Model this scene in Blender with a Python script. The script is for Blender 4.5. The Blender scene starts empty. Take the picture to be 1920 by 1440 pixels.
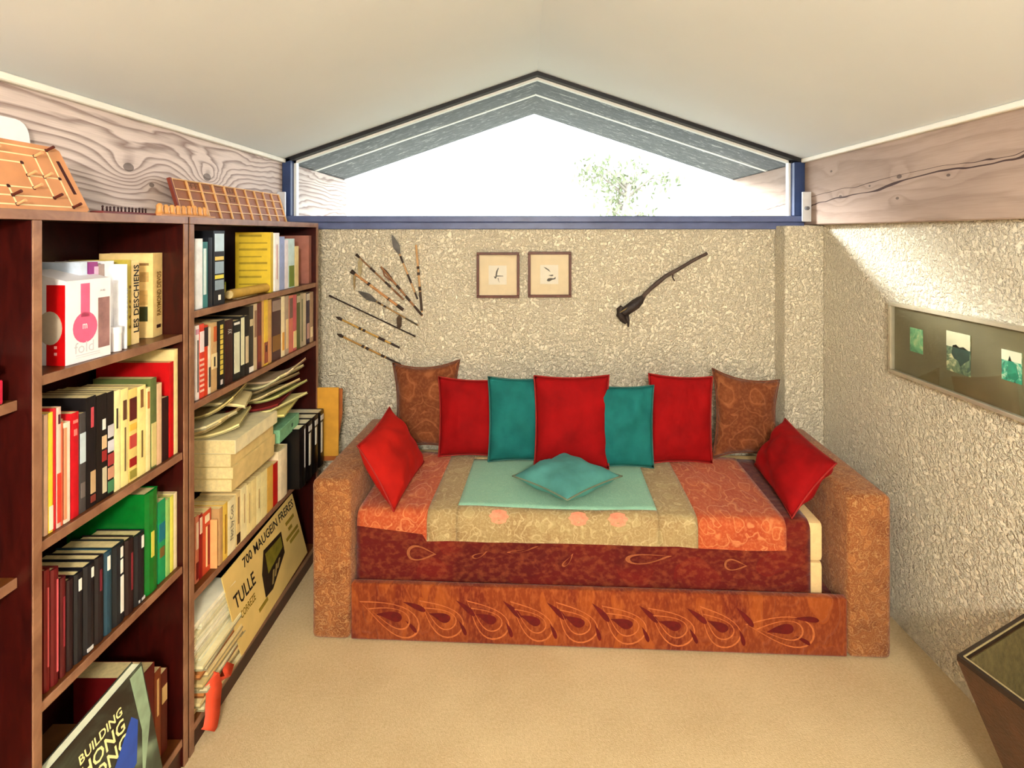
import bpy, bmesh, math, random
from mathutils import Vector, Matrix, Euler, noise
R = random.Random(7)
PI = math.pi
scene = bpy.context.scene
C = scene.collection

# ------------------------------------------------------------------ camera, world, sun, exposure
FPX, VX, VY, EYE = 1000.0, 985.0, 437.0, 1.5          # focal length and vanishing point in 1920x1440 pixels, eye height
cam = bpy.data.cameras.new('camera')
cam.sensor_width = 36.0
cam.lens = FPX * 36.0 / 1920.0
cam.shift_x = (960.0 - VX) / 1920.0
cam.shift_y = -(720.0 - VY) / 1920.0
cam.clip_start = 0.02
camo = bpy.data.objects.new('camera', cam)
camo.location = (0, 0, EYE)
camo.rotation_euler = (PI / 2, 0, 0)
C.objects.link(camo)
scene.camera = camo

w = bpy.data.worlds.new('sky')
scene.world = w
w.use_nodes = True
bg = w.node_tree.nodes['Background']
bg.inputs['Color'].default_value = (0.90, 0.95, 1.0, 1)
bg.inputs['Strength'].default_value = 4.6

sun = bpy.data.lights.new('sun', 'SUN')
sun.energy = 9.0
sun.angle = math.radians(10)
sun.color = (1.0, 0.97, 0.90)
suno = bpy.data.objects.new('sun', sun)
suno.rotation_euler = Vector((0.50, -0.55, -0.30)).to_track_quat('-Z', 'Y').to_euler()
suno.location = (-3, 8, 5)
C.objects.link(suno)

vs = scene.view_settings
vs.view_transform = 'Standard'
vs.look = 'None'
vs.exposure = 0.85
vs.gamma = 1.0
vs.use_curve_mapping = False

# ------------------------------------------------------------------ helpers
def P(px, py, y):
    "point at depth y seen at a pixel of the 1920x1440 frame"
    return Vector(((px - VX) / FPX * y, y, EYE - (py - VY) / FPX * y))

def lin(c):
    return tuple(((v / 255.0) / 12.92 if v / 255.0 <= 0.04045 else ((v / 255.0 + 0.055) / 1.055) ** 2.4) for v in c) + (1.0,)

_mats = {}
def nd(nt, t, **kw):
    n = nt.nodes.new(t)
    for k, v in kw.items():
        setattr(n, k, v)
    return n

def base_mat(name):
    m = bpy.data.materials.new(name)
    m.use_nodes = True
    return m, m.node_tree, m.node_tree.nodes['Principled BSDF']

def mathn(nt, op, a, b=None, c=None, clamp=False):
    n = nd(nt, 'ShaderNodeMath', operation=op)
    n.use_clamp = clamp
    for i, v in enumerate((a, b, c)):
        if v is None: continue
        if isinstance(v, (int, float)): n.inputs[i].default_value = v
        else: nt.links.new(v, n.inputs[i])
    return n.outputs[0]

def ramp(nt, fac, stops, interp='LINEAR'):
    n = nd(nt, 'ShaderNodeValToRGB')
    cr = n.color_ramp
    cr.interpolation = interp
    while len(cr.elements) < len(stops): cr.elements.new(0.5)
    for e, (p, c) in zip(cr.elements, stops):
        e.position = p
        e.color = c if len(c) == 4 else lin(c)
    nt.links.new(fac, n.inputs[0])
    return n.outputs[0]

def coords(nt, scale=(1, 1, 1), kind='Object', rot=(0, 0, 0)):
    tc = nd(nt, 'ShaderNodeTexCoord')
    mp = nd(nt, 'ShaderNodeMapping')
    mp.inputs['Scale'].default_value = scale
    mp.inputs['Rotation'].default_value = rot
    nt.links.new(tc.outputs[kind], mp.inputs[0])
    return mp.outputs[0]

def noise_n(nt, vec, scale, detail=3.0, rough=0.55, dist=0.0):
    n = nd(nt, 'ShaderNodeTexNoise')
    n.inputs['Scale'].default_value = scale
    n.inputs['Detail'].default_value = detail
    n.inputs['Roughness'].default_value = rough
    n.inputs['Distortion'].default_value = dist
    nt.links.new(vec, n.inputs['Vector'])
    return n

def mixc(nt, fac, a, b, mode='MIX'):
    n = nd(nt, 'ShaderNodeMix', data_type='RGBA', blend_type=mode)
    if isinstance(fac, (int, float)): n.inputs[0].default_value = fac
    else: nt.links.new(fac, n.inputs[0])
    for i, v in ((6, a), (7, b)):
        if isinstance(v, tuple): n.inputs[i].default_value = v if len(v) == 4 else lin(v)
        else: nt.links.new(v, n.inputs[i])
    return n.outputs[2]

def bump(nt, bs, h, strength, dist):
    b = nd(nt, 'ShaderNodeBump')
    b.inputs['Strength'].default_value = strength
    b.inputs['Distance'].default_value = dist
    nt.links.new(h, b.inputs['Height'])
    nt.links.new(b.outputs[0], bs.inputs['Normal'])

def M(rgb, rough=0.6, var=0.10, scale=25.0, bmp=0.0, bscale=200.0, spec=0.35, metal=0.0, sheen=0.0, tag=''):
    "plain procedural material: a colour with slight mottling and optional fine relief"
    key = (tuple(rgb), rough, var, scale, bmp, bscale, spec, metal, sheen, tag)
    if key in _mats: return _mats[key]
    m, nt, bs = base_mat('mat_%d_%d_%d%s' % (rgb[0], rgb[1], rgb[2], tag))
    v = coords(nt)
    n = noise_n(nt, v, scale)
    c = lin(rgb)
    lo = tuple(x * (1 - var) for x in c[:3]) + (1,)
    hi = tuple(min(1, x * (1 + var)) for x in c[:3]) + (1,)
    nt.links.new(ramp(nt, n.outputs['Fac'], [(0.3, lo), (0.7, hi)]), bs.inputs['Base Color'])
    bs.inputs['Roughness'].default_value = rough
    bs.inputs['Specular IOR Level'].default_value = spec
    bs.inputs['Metallic'].default_value = metal
    if sheen:
        bs.inputs['Sheen Weight'].default_value = sheen
        bs.inputs['Sheen Roughness'].default_value = 0.4
        bs.inputs['Sheen Tint'].default_value = tuple(min(1, x * 1.5 + 0.05) for x in c[:3]) + (1,)
    if bmp:
        bump(nt, bs, noise_n(nt, v, bscale, 2.0).outputs['Fac'], 0.7, bmp)
    _mats[key] = m
    return m

def box(bm, x0, x1, y0, y1, z0, z1, bev=0.0):
    vs_ = [bm.verts.new(p) for p in ((x0, y0, z0), (x1, y0, z0), (x1, y1, z0), (x0, y1, z0), (x0, y0, z1), (x1, y0, z1), (x1, y1, z1), (x0, y1, z1))]
    fs = [bm.faces.new([vs_[i] for i in f]) for f in ((0, 3, 2, 1), (4, 5, 6, 7), (0, 1, 5, 4), (1, 2, 6, 5), (2, 3, 7, 6), (3, 0, 4, 7))]
    if bev:
        es = list({e for f in fs for e in f.edges})
        bmesh.ops.bevel(bm, geom=es, offset=bev, segments=2 if bev > 0.006 else 1, profile=0.6, affect='EDGES')

def bxm(x0, x1, y0, y1, z0, z1, bev=0.0):
    bm = bmesh.new()
    box(bm, min(x0, x1), max(x0, x1), min(y0, y1), max(y0, y1), min(z0, z1), max(z0, z1), bev)
    return bm

def obj(name, bm, mat, parent=None, smooth=False, loc=None, rot=None, sharp=None):
    if isinstance(bm, bmesh.types.BMesh):
        bmesh.ops.recalc_face_normals(bm, faces=bm.faces[:])
        me = bpy.data.meshes.new(name)
        bm.to_mesh(me)
        bm.free()
    else:
        me = bm
    me.name = name
    if mat is not None and not me.materials:
        me.materials.append(mat)
    if smooth:
        for p in me.polygons: p.use_smooth = True
        if sharp is not None:
            me.set_sharp_from_angle(angle=math.radians(sharp))
    o = bpy.data.objects.new(name, me)
    C.objects.link(o)
    if parent: o.parent = parent
    if loc is not None: o.location = loc
    if rot is not None: o.rotation_euler = rot
    return o

def tag(o, label, cat, group=None):
    o['label'] = label
    o['category'] = cat
    if group: o['group'] = group
    return o

def thing(name, label, cat, loc=(0, 0, 0), rot=(0, 0, 0), group=None):
    o = bpy.data.objects.new(name, None)
    o.empty_display_size = 0.03
    C.objects.link(o)
    o.location = loc
    o.rotation_euler = rot
    return tag(o, label, cat, group)

def struct(name, bm, mat, label=None, **kw):
    o = obj(name, bm, mat, **kw)
    o['kind'] = 'structure'
    if label: o['label'] = label
    return o

def prism(bm, pts, y0, y1):
    "polygon in (x, z) pushed from y0 to y1"
    a = [bm.verts.new((x, y0, z)) for x, z in pts]
    b = [bm.verts.new((x, y1, z)) for x, z in pts]
    n = len(pts)
    bm.faces.new(a)
    bm.faces.new(b[::-1])
    for i in range(n):
        bm.faces.new((a[i], b[i], b[(i + 1) % n], a[(i + 1) % n]))

def prism_m(pts, y0, y1):
    bm = bmesh.new()
    prism(bm, pts, y0, y1)
    return bm

def ext(bm, pts, N):
    "polygon of 3d points pushed along vector N"
    a = [bm.verts.new(p) for p in pts]
    b = [bm.verts.new(Vector(p) + N) for p in pts]
    n = len(pts)
    bm.faces.new(a)
    bm.faces.new(b[::-1])
    for i in range(n):
        bm.faces.new((a[i], b[i], b[(i + 1) % n], a[(i + 1) % n]))

def tube(bm, path, radii, seg=8, cap=True):
    path = [Vector(p) for p in path]
    rings = []
    up = Vector((0.13, 0.31, 0.94))
    for i, p in enumerate(path):
        d = (path[min(i + 1, len(path) - 1)] - path[max(i - 1, 0)]).normalized()
        u = d.cross(up)
        if u.length < 1e-4: u = d.cross(Vector((1, 0, 0)))
        u.normalize()
        v = d.cross(u)
        r = radii[i] if isinstance(radii, (list, tuple)) else radii
        ru, rv = r if isinstance(r, tuple) else (r, r)
        rings.append([bm.verts.new(p + u * ru * math.cos(2 * PI * k / seg) + v * rv * math.sin(2 * PI * k / seg)) for k in range(seg)])
    for a, b in zip(rings, rings[1:]):
        for k in range(seg):
            bm.faces.new((a[k], a[(k + 1) % seg], b[(k + 1) % seg], b[k]))
    if cap:
        bm.faces.new(rings[0][::-1])
        bm.faces.new(rings[-1])

def tube_m(path, radii, seg=8):
    bm = bmesh.new()
    tube(bm, path, radii, seg)
    return bm

def quadm(pts):
    bm = bmesh.new()
    bm.faces.new([bm.verts.new(p) for p in pts])
    return bm

# lettering: each text is made once, as flat letters in a unit square
_txt = {}
def make_text(s):
    cu = bpy.data.curves.new('txt', 'FONT')
    cu.body = s
    cu.resolution_u = 2
    cu.offset = 0.018 if s.isupper() else 0.0
    o = bpy.data.objects.new('txt', cu)
    C.objects.link(o)
    dg = bpy.context.evaluated_depsgraph_get()
    me = bpy.data.meshes.new_from_object(o.evaluated_get(dg))
    bpy.data.objects.remove(o)
    bpy.data.curves.remove(cu)
    vs_ = [v.co.copy() for v in me.vertices]
    fs = [tuple(p.vertices) for p in me.polygons]
    bpy.data.meshes.remove(me)
    x0, x1 = min(v.x for v in vs_), max(v.x for v in vs_)
    y0, y1 = min(v.y for v in vs_), max(v.y for v in vs_)
    _txt[s] = ([((v.x - x0) / (x1 - x0), (v.y - y0) / (y1 - y0)) for v in vs_], fs)

for s in ('LES DESCHIENS', 'RAYMOND DEVOS', 'DEADLIE', 'fold', 'TULLE', 'CORREZE', '700 MAUGEIN FRERES', 'BUILDING', 'HONG', 'KONG', 'Not by Coca', 'm', 'A40', 'LUCI', 'XV'):
    make_text(s)

def text(name, s, O, U, V, mat, parent):
    "letters spread over the parallelogram O, O+U, O+V"
    pts, fs = _txt[s]
    me = bpy.data.meshes.new(name)
    O, U, V = Vector(O), Vector(U), Vector(V)
    me.from_pydata([O + U * a + V * b for a, b in pts], [], fs)
    me.materials.append(mat)
    o = bpy.data.objects.new(name, me)
    C.objects.link(o)
    o.parent = parent
    return o

# ------------------------------------------------------------------ surface materials
def plaster():
    m, nt, bs = base_mat('rough_plaster')
    v = coords(nt)
    a = noise_n(nt, v, 78.0, 3.0, 0.6, 0.4).outputs['Fac']
    b = noise_n(nt, v, 38.0, 2.0).outputs['Fac']
    h = mathn(nt, 'ADD', ramp(nt, a, [(0.42, (0, 0, 0, 1)), (0.62, (1, 1, 1, 1))]), mathn(nt, 'MULTIPLY', b, 0.7))
    col = ramp(nt, noise_n(nt, v, 2.0).outputs['Fac'], [(0.3, (238, 228, 204)), (0.7, (242, 233, 210))])
    nt.links.new(col, bs.inputs['Base Color'])
    bs.inputs['Roughness'].default_value = 0.85
    bs.inputs['Specular IOR Level'].default_value = 0.2
    bump(nt, bs, h, 1.0, 0.0095)
    return m

def ceiling_mat():
    m, nt, bs = base_mat('ceiling_paint')
    v = coords(nt)
    nt.links.new(ramp(nt, noise_n(nt, v, 1.2).outputs['Fac'], [(0.3, (216, 221, 225)), (0.7, (222, 227, 231))]), bs.inputs['Base Color'])
    bs.inputs['Roughness'].default_value = 0.8
    bs.inputs['Specular IOR Level'].default_value = 0.2
    bump(nt, bs, noise_n(nt, v, 60.0).outputs['Fac'], 0.15, 0.002)
    return m

def carpet():
    m, nt, bs = base_mat('beige_carpet')
    v = coords(nt)
    n1 = noise_n(nt, v, 3.0, 4.0).outputs['Fac']
    n2 = noise_n(nt, v, 120.0, 2.0).outputs['Fac']
    f = mathn(nt, 'ADD', mathn(nt, 'MULTIPLY', n1, 0.5), mathn(nt, 'MULTIPLY', n2, 0.5))
    nt.links.new(ramp(nt, f, [(0.35, (192, 168, 128)), (0.62, (212, 190, 150))]), bs.inputs['Base Color'])
    bs.inputs['Roughness'].default_value = 0.95
    bs.inputs['Specular IOR Level'].default_value = 0.1
    bump(nt, bs, noise_n(nt, v, 260.0, 3.0).outputs['Fac'], 0.6, 0.004)
    return m

def beam_wood(name, light, dark, knots, freq, crack=None, contrast=0.6):
    "weathered softwood: growth lines along Y that bend round the knots"
    m, nt, bs = base_mat(name)
    tc = nd(nt, 'ShaderNodeTexCoord')
    sp = nd(nt, 'ShaderNodeSeparateXYZ')
    nt.links.new(tc.outputs['Object'], sp.inputs[0])
    y, z = sp.outputs[1], sp.outputs[2]
    mp = nd(nt, 'ShaderNodeMapping')
    mp.inputs['Scale'].default_value = (1, 0.25, 1)
    nt.links.new(tc.outputs['Object'], mp.inputs[0])
    nz = noise_n(nt, mp.outputs[0], 7.0, 3.0, 0.5, 0.6).outputs['Fac']
    ph = mathn(nt, 'ADD', mathn(nt, 'MULTIPLY', z, freq), mathn(nt, 'MULTIPLY', nz, freq * 0.14))
    dk = None
    for ky, kz, amp, size in knots:
        dy = mathn(nt, 'DIVIDE', mathn(nt, 'SUBTRACT', y, ky), size * 1.7)
        dz = mathn(nt, 'DIVIDE', mathn(nt, 'SUBTRACT', z, kz), size)
        d2 = mathn(nt, 'ADD', mathn(nt, 'MULTIPLY', dy, dy), mathn(nt, 'MULTIPLY', dz, dz))
        e = mathn(nt, 'DIVIDE', amp, mathn(nt, 'ADD', d2, 1.0))
        ph = mathn(nt, 'ADD', ph, e)
        k = mathn(nt, 'LESS_THAN', mathn(nt, 'ADD', d2, mathn(nt, 'MULTIPLY', nz, 0.08)), 0.10)
        dk = k if dk is None else mathn(nt, 'MAXIMUM', dk, k)
    s = mathn(nt, 'FRACT', ph)
    lines = ramp(nt, s, [(0.0, (0, 0, 0, 1)), (0.45, (0.15, 0.15, 0.15, 1)), (0.85, (1, 1, 1, 1)), (1.0, (0, 0, 0, 1))])
    fine = noise_n(nt, coords(nt, (1, 1.2, 40)), 9.0, 3.0).outputs['Fac']
    f = mathn(nt, 'MULTIPLY', lines, contrast)
    f = mathn(nt, 'ADD', f, mathn(nt, 'MULTIPLY', mathn(nt, 'SUBTRACT', fine, 0.5), 0.6), clamp=True)
    col = mixc(nt, f, light, dark)
    blot = noise_n(nt, mp.outputs[0], 5.0, 4.0).outputs['Fac']
    col = mixc(nt, ramp(nt, blot, [(0.45, (0, 0, 0, 1)), (0.75, (0.45, 0.45, 0.45, 1))]), col, dark)
    if dk is not None:
        col = mixc(nt, mathn(nt, 'MULTIPLY', dk, 0.7), col, tuple(int(c * 0.55) for c in dark))
    if crack:
        for c0, sl, wd in crack:
            cz = mathn(nt, 'ADD', mathn(nt, 'MULTIPLY', y, sl), mathn(nt, 'MULTIPLY', nz, 0.10))
            d = mathn(nt, 'ABSOLUTE', mathn(nt, 'SUBTRACT', mathn(nt, 'SUBTRACT', z, c0), cz))
            col = mixc(nt, mathn(nt, 'LESS_THAN', d, wd), col, (70, 50, 45))
    nt.links.new(col, bs.inputs['Base Color'])
    bs.inputs['Roughness'].default_value = 0.75
    bs.inputs['Specular IOR Level'].default_value = 0.25
    bump(nt, bs, f, 0.35, 0.003)
    return m

def dark_wood(name, c1, c2, rough=0.38):
    m, nt, bs = base_mat(name)
    v = coords(nt, (6, 1.2, 1.2))
    n = noise_n(nt, v, 9.0, 4.0, 0.6, 1.0).outputs['Fac']
    nt.links.new(ramp(nt, n, [(0.3, c1), (0.7, c2)]), bs.inputs['Base Color'])
    bs.inputs['Roughness'].default_value = rough
    bs.inputs['Specular IOR Level'].default_value = 0.4
    return m

def paisley(name, base, dark, line, scale, rot=0.0, stretch=(1, 1, 1), dark_amt=0.5, line_amt=0.6, bmp=0.003, sheen=0.15):
    "woven paisley: drop-shaped cells with pale outlines inside darker ground"
    m, nt, bs = base_mat(name)
    v = coords(nt, stretch, rot=(0, rot, 0))
    wob = noise_n(nt, v, scale * 0.7, 2.0)
    mx = nd(nt, 'ShaderNodeMix', data_type='VECTOR')
    mx.inputs[0].default_value = 0.13
    nt.links.new(v, mx.inputs[4])
    nt.links.new(wob.outputs['Color'], mx.inputs[5])
    vo = nd(nt, 'ShaderNodeTexVoronoi', feature='F1')
    vo.inputs['Scale'].default_value = scale
    nt.links.new(mx.outputs[1], vo.inputs['Vector'])
    d = vo.outputs['Distance']
    rings = mathn(nt, 'FRACT', mathn(nt, 'MULTIPLY', d, 3.4))
    ln = ramp(nt, rings, [(0.0, (1, 1, 1, 1)), (0.10, (0.7, 0.7, 0.7, 1)), (0.2, (0, 0, 0, 1)), (1.0, (0, 0, 0, 1))])
    gr = noise_n(nt, v, scale * 0.55, 3.0).outputs['Fac']
    fd = ramp(nt, gr, [(0.48, (0, 0, 0, 1)), (0.60, (1, 1, 1, 1))])
    inner = mathn(nt, 'MULTIPLY', mathn(nt, 'GREATER_THAN', d, 0.38), 1.0)
    fd = mathn(nt, 'MULTIPLY', mathn(nt, 'MAXIMUM', fd, mathn(nt, 'MULTIPLY', inner, 0.6)), dark_amt)
    col = mixc(nt, fd, base, dark)
    col = mixc(nt, mathn(nt, 'MULTIPLY', ln, line_amt), col, line)
    fine = noise_n(nt, v, scale * 9, 2.0).outputs['Fac']
    col = mixc(nt, ramp(nt, fine, [(0.45, (0, 0, 0, 1)), (0.7, (0.35, 0.35, 0.35, 1))]), col, line)
    nt.links.new(col, bs.inputs['Base Color'])
    bs.inputs['Roughness'].default_value = 0.8
    bs.inputs['Specular IOR Level'].default_value = 0.2
    bs.inputs['Sheen Weight'].default_value = sheen
    bump(nt, bs, mathn(nt, 'ADD', ln, fine), 0.5, bmp)
    return m

def velvet(name, c, wr=0.004):
    m, nt, bs = base_mat(name)
    v = coords(nt)
    n = noise_n(nt, v, 9.0, 3.0).outputs['Fac']
    k = lin(c)
    lo = tuple(x * 0.78 for x in k[:3]) + (1,)
    hi = tuple(min(1, x * 1.18) for x in k[:3]) + (1,)
    nt.links.new(ramp(nt, n, [(0.3, lo), (0.7, hi)]), bs.inputs['Base Color'])
    bs.inputs['Roughness'].default_value = 0.85
    bs.inputs['Specular IOR Level'].default_value = 0.15
    bs.inputs['Sheen Weight'].default_value = 0.22
    bs.inputs['Sheen Roughness'].default_value = 0.35
    bs.inputs['Sheen Tint'].default_value = tuple(min(1, x * 1.6 + 0.04) for x in k[:3]) + (1,)
    bump(nt, bs, noise_n(nt, v, 22.0, 3.0).outputs['Fac'], 0.5, wr)
    return m

PLASTER, CEIL, CARPET = plaster(), ceiling_mat(), carpet()
FRAME = M((92, 104, 146), 0.4, 0.15, 12, tag='sill_flare_tint')  # sill of the dark frame, with blue lens flare put into its colour
POST = M((44, 62, 104), 0.4, 0.15, 12, tag='post_flare_tint')  # frame posts, tinted with the same blue flare in a deeper tone
WHITE_TRIM = M((238, 234, 222), 0.5, 0.03)
MAHOG = dark_wood('mahogany_stain', (34, 3, 2), (60, 9, 5))
EDGE = dark_wood('glare_edge', (116, 78, 56), (158, 116, 88), 0.36)  # glare on the front edges put into the colour, paler than the boards
SHELFTOP = dark_wood('shelf_board', (74, 36, 12), (106, 58, 22), 0.36)
PAGES = M((226, 206, 150), 0.9, 0.12, 90, tag='pages')
PAGES_W = M((236, 228, 196), 0.9, 0.08, 90, tag='pages_white')
INK = M((22, 16, 14), 0.7, 0.05)
TAN_WOOD = dark_wood('tan_wood', (176, 110, 60), (204, 138, 84), 0.5)
CREAM_INLAY = M((240, 220, 170), 0.6, 0.05)

# ------------------------------------------------------------------ room shell
YB, YF = 2.66, -2.6           # back wall (with the window) and the wall behind the viewer
XL, XR = -1.215, 1.43
EAVE, RIDGE, RX = 1.862, 2.303, 0.06
SILL = 1.519

struct('floor', bxm(XL - 0.1, XR + 0.1, YF - 0.1, YB + 0.1, -0.08, 0.0), CARPET, 'beige wall-to-wall carpet')
struct('wall_back', bxm(XL, XR, YB, YB + 0.12, 0, SILL), PLASTER, 'cream rough plaster wall under the gable window')
struct('wall_right', bxm(XR, XR + 0.12, YF, YB + 0.12, 0, EAVE + 0.12), PLASTER, 'cream rough plaster side wall')
struct('wall_left', bxm(XL - 0.12, XL, YF, YB + 0.12, 0, EAVE + 0.12), PLASTER, 'plaster wall behind the bookcases')
struct('wall_front', prism_m([(XL, 0), (XR, 0), (XR, EAVE), (RX, RIDGE + 0.02), (XL, EAVE)], YF - 0.12, YF), PLASTER)
struct('wall_pilaster', bxm(1.244, XR, 2.554, YB, 0, 1.535, 0.004), PLASTER, 'shallow plaster pier in the right back corner')

def slope(x0, z0, x1, z1, y0, y1, t):
    n = Vector((-(z1 - z0), 0, x1 - x0)).normalized()
    if n.z < 0: n = -n
    bm = bmesh.new()
    ext(bm, [Vector((x0, y0, z0)), Vector((x1, y0, z1)), Vector((x1, y1, z1)), Vector((x0, y1, z0))], n * t)
    return bm
sl = (RIDGE - EAVE) / (RX - XL)
sr = (RIDGE - EAVE) / (XR - 0.04 - RX)
ce = struct('ceiling', slope(XL - 0.1, EAVE - sl * 0.1, RX, RIDGE, YF, YB + 0.02, 0.06), CEIL, 'sloping white ceiling')
ce2 = obj('slope_panel', slope(RX, RIDGE, XR + 0.1, EAVE - sr * 0.14, YF, YB + 0.02, 0.06), CEIL, ce)

# timbers that carry the roof; they run on outside under the eaves
WOOD_L = beam_wood('pale_sawn_beam', (226, 210, 202), (132, 108, 100), [(1.62, 1.70, 4.2, 0.055), (2.02, 1.712, 6.5, 0.06), (1.72, 1.655, -2.2, 0.03)], 40.0, contrast=0.85)
WOOD_R = beam_wood('brown_sawn_beam', (174, 152, 138), (112, 90, 80), [(2.35, 1.66, 2.2, 0.03), (1.98, 1.71, 2.0, 0.035), (1.99, 1.63, -1.4, 0.02), (1.75, 1.69, 1.4, 0.02), (2.42, 1.78, 0.9, 0.02), (2.15, 1.69, 0.8, 0.015)], 16.0, crack=[(1.80, -0.085, 0.0024), (1.765, -0.055, 0.0012)], contrast=0.30)
YO = 3.60
bl = struct('trim_1', bxm(XL - 0.10, -1.205, YF + 0.001, YO, 1.54, EAVE - 0.006, 0.004), WOOD_L, 'pale wooden roof beam with swirling grain above the bookcases')
br = struct('trim_2', bxm(1.388, 1.50, YF + 0.001, YO, 1.54, EAVE - 0.006, 0.004), WOOD_R, 'weathered brown roof beam with knots and a long crack')
struct('trim_3', bxm(-1.206, -1.186, YF + 0.002, YB, EAVE - 0.014, EAVE + 0.006, 0.003), WHITE_TRIM, 'white cover strip along the top of the pale beam')
struct('trim_4', bxm(1.366, 1.389, YF + 0.002, YB, EAVE - 0.014, EAVE + 0.006, 0.003), WHITE_TRIM, 'white cover strip along the top of the brown beam')

def bracket(x0, x1, xb, parent):
    pl = obj('bracket_plate', bxm(x0, x1, 2.585, 2.597, 1.555, 1.70, 0.002), M((214, 218, 226), 0.4, 0.06, metal=0.2), parent)
    bm = bmesh.new()
    tube(bm, [(xb, 2.597, 1.62), (xb, 2.570, 1.62)], 0.010, 6)
    obj('bolt', bm, M((120, 126, 136), 0.35, 0.1, metal=0.8), pl)
bracket(-1.204, -1.165, -1.178, bl)
bracket(1.345, 1.387, 1.362, br)

# ------------------------------------------------------------------ gable window
wx0, wx1 = -1.205, 1.385
fw = 0.042
win = bpy.data.objects.new('window_1', None)
C.objects.link(win)
win['kind'] = 'structure'
win['label'] = 'wide triangular gable window with dark frame coloured by blue lens flare'
SB = 1.585
obj('sill_rail', bxm(wx0, wx1, YB - 0.028, YB + 0.05, SILL + 0.0345, SB, 0.004), FRAME, win)
obj('sill_core', bxm(wx0, wx1, YB, YB + 0.045, SILL + 0.002, SB - 0.006), FRAME, win)
obj('sill_board', bxm(wx0, wx1, YB - 0.014, YB + 0.05, SILL, SILL + 0.0343, 0.003), FRAME, win)
obj('frame_post', bxm(wx0, wx0 + fw, YB - 0.02, YB + 0.05, SB, EAVE + 0.01, 0.003), POST, win)
obj('frame_post', bxm(wx1 - 0.052, wx1, YB - 0.02, YB + 0.05, SB, EAVE - 0.01, 0.003), POST, win)
zl = EAVE + sl * (wx0 - XL)
zr = RIDGE - sr * (wx1 - RX)
BLACK = M((26, 26, 32), 0.5, 0.1)
LINER = M((226, 228, 226), 0.5, 0.05)
obj('frame_rafter', prism_m([(wx0, zl), (RX, RIDGE), (RX, RIDGE - 0.020), (wx0, zl - 0.020)], YB - 0.02, YB + 0.05), BLACK, win)
obj('frame_rafter', prism_m([(wx1, zr), (RX, RIDGE), (RX, RIDGE - 0.020), (wx1, zr - 0.020)], YB - 0.02, YB + 0.05), BLACK, win)
obj('glazing_bead', prism_m([(wx0 + fw, zl + sl * fw - 0.02), (RX, RIDGE - 0.02), (RX, RIDGE - 0.031), (wx0 + fw, zl + sl * fw - 0.031)], YB + 0.02, YB + 0.05), LINER, win)
obj('glazing_bead', prism_m([(wx1 - 0.052, zr + sr * 0.052 - 0.02), (RX, RIDGE - 0.02), (RX, RIDGE - 0.031), (wx1 - 0.052, zr + sr * 0.052 - 0.031)], YB + 0.02, YB + 0.05), LINER, win)
obj('glazing_bead', bxm(wx0 + fw, wx0 + fw + 0.012, YB + 0.02, YB + 0.05, SB, zl), LINER, win)
obj('glazing_bead', bxm(wx1 - 0.062, wx1 - 0.052, YB + 0.02, YB + 0.05, SB, zr), LINER, win)

def glass():
    m, nt, bs = base_mat('window_glass')
    nt.nodes.remove(bs)
    out = nt.nodes['Material Output']
    tr = nd(nt, 'ShaderNodeBsdfTransparent')
    tr.inputs[0].default_value = (0.97, 0.99, 1.0, 1)
    gl = nd(nt, 'ShaderNodeBsdfGlossy')
    gl.inputs['Roughness'].default_value = 0.02
    lw = nd(nt, 'ShaderNodeLayerWeight')
    lw.inputs[0].default_value = 0.5
    mx = nd(nt, 'ShaderNodeMixShader')
    nt.links.new(mathn(nt, 'ADD', mathn(nt, 'MULTIPLY', mathn(nt, 'POWER', lw.outputs['Facing'], 4.0), 0.45), 0.03), mx.inputs[0])
    nt.links.new(tr.outputs[0], mx.inputs[1])
    nt.links.new(gl.outputs[0], mx.inputs[2])
    nt.links.new(mx.outputs[0], out.inputs[0])
    return m
GLASS = glass()
obj('pane', prism_m([(wx0 + 0.03, SB - 0.004), (wx1 - 0.04, SB - 0.004), (wx1 - 0.04, zr - 0.02), (RX, RIDGE - 0.02), (wx0 + 0.03, zl - 0.02)], YB + 0.034, YB + 0.038), GLASS, win)

# roof overhang outside: two boarded soffit bands with pale cover strips
def soffit_mat():
    m, nt, bs = base_mat('grey_soffit_board')
    v = coords(nt, (1, 3, 1))
    a = noise_n(nt, v, 16.0, 5.0, 0.7, 1.2).outputs['Fac']
    nt.links.new(ramp(nt, a, [(0.3, (70, 76, 84)), (0.58, (100, 106, 114)), (0.66, (190, 194, 198))]), bs.inputs['Base Color'])
    bs.inputs['Roughness'].default_value = 0.8
    return m
SOFF = soffit_mat()
ov = bpy.data.objects.new('roof_overhang', None)
C.objects.link(ov)
ov['kind'] = 'structure'
ov['label'] = 'grey boarded underside of the roof overhang outside the window'
for xa, za, xb, zb in ((XL - 0.1, EAVE - sl * 0.1, RX, RIDGE), (RX, RIDGE, XR + 0.1, EAVE - sr * 0.14)):
    for ya, yb in ((YB + 0.03, 3.085), (3.095, YO)):
        obj('soffit_panel', slope(xa, za, xb, zb, ya, yb, 0.05), SOFF, ov)
    obj('cover_strip', slope(xa, za - 0.004, xb, zb - 0.004, 3.078, 3.102, 0.02), LINER, ov)

GRASS = M((96, 98, 84), 0.9, 0.3, 0.8)
struct('wall_exterior', bxm(-6, 6, YB + 0.004, YB + 0.116, -2.6, -0.081), PLASTER)
struct('ground', bxm(-40, 40, -10, 80, -2.7, -2.6), GRASS, 'garden ground far below the window')

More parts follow.
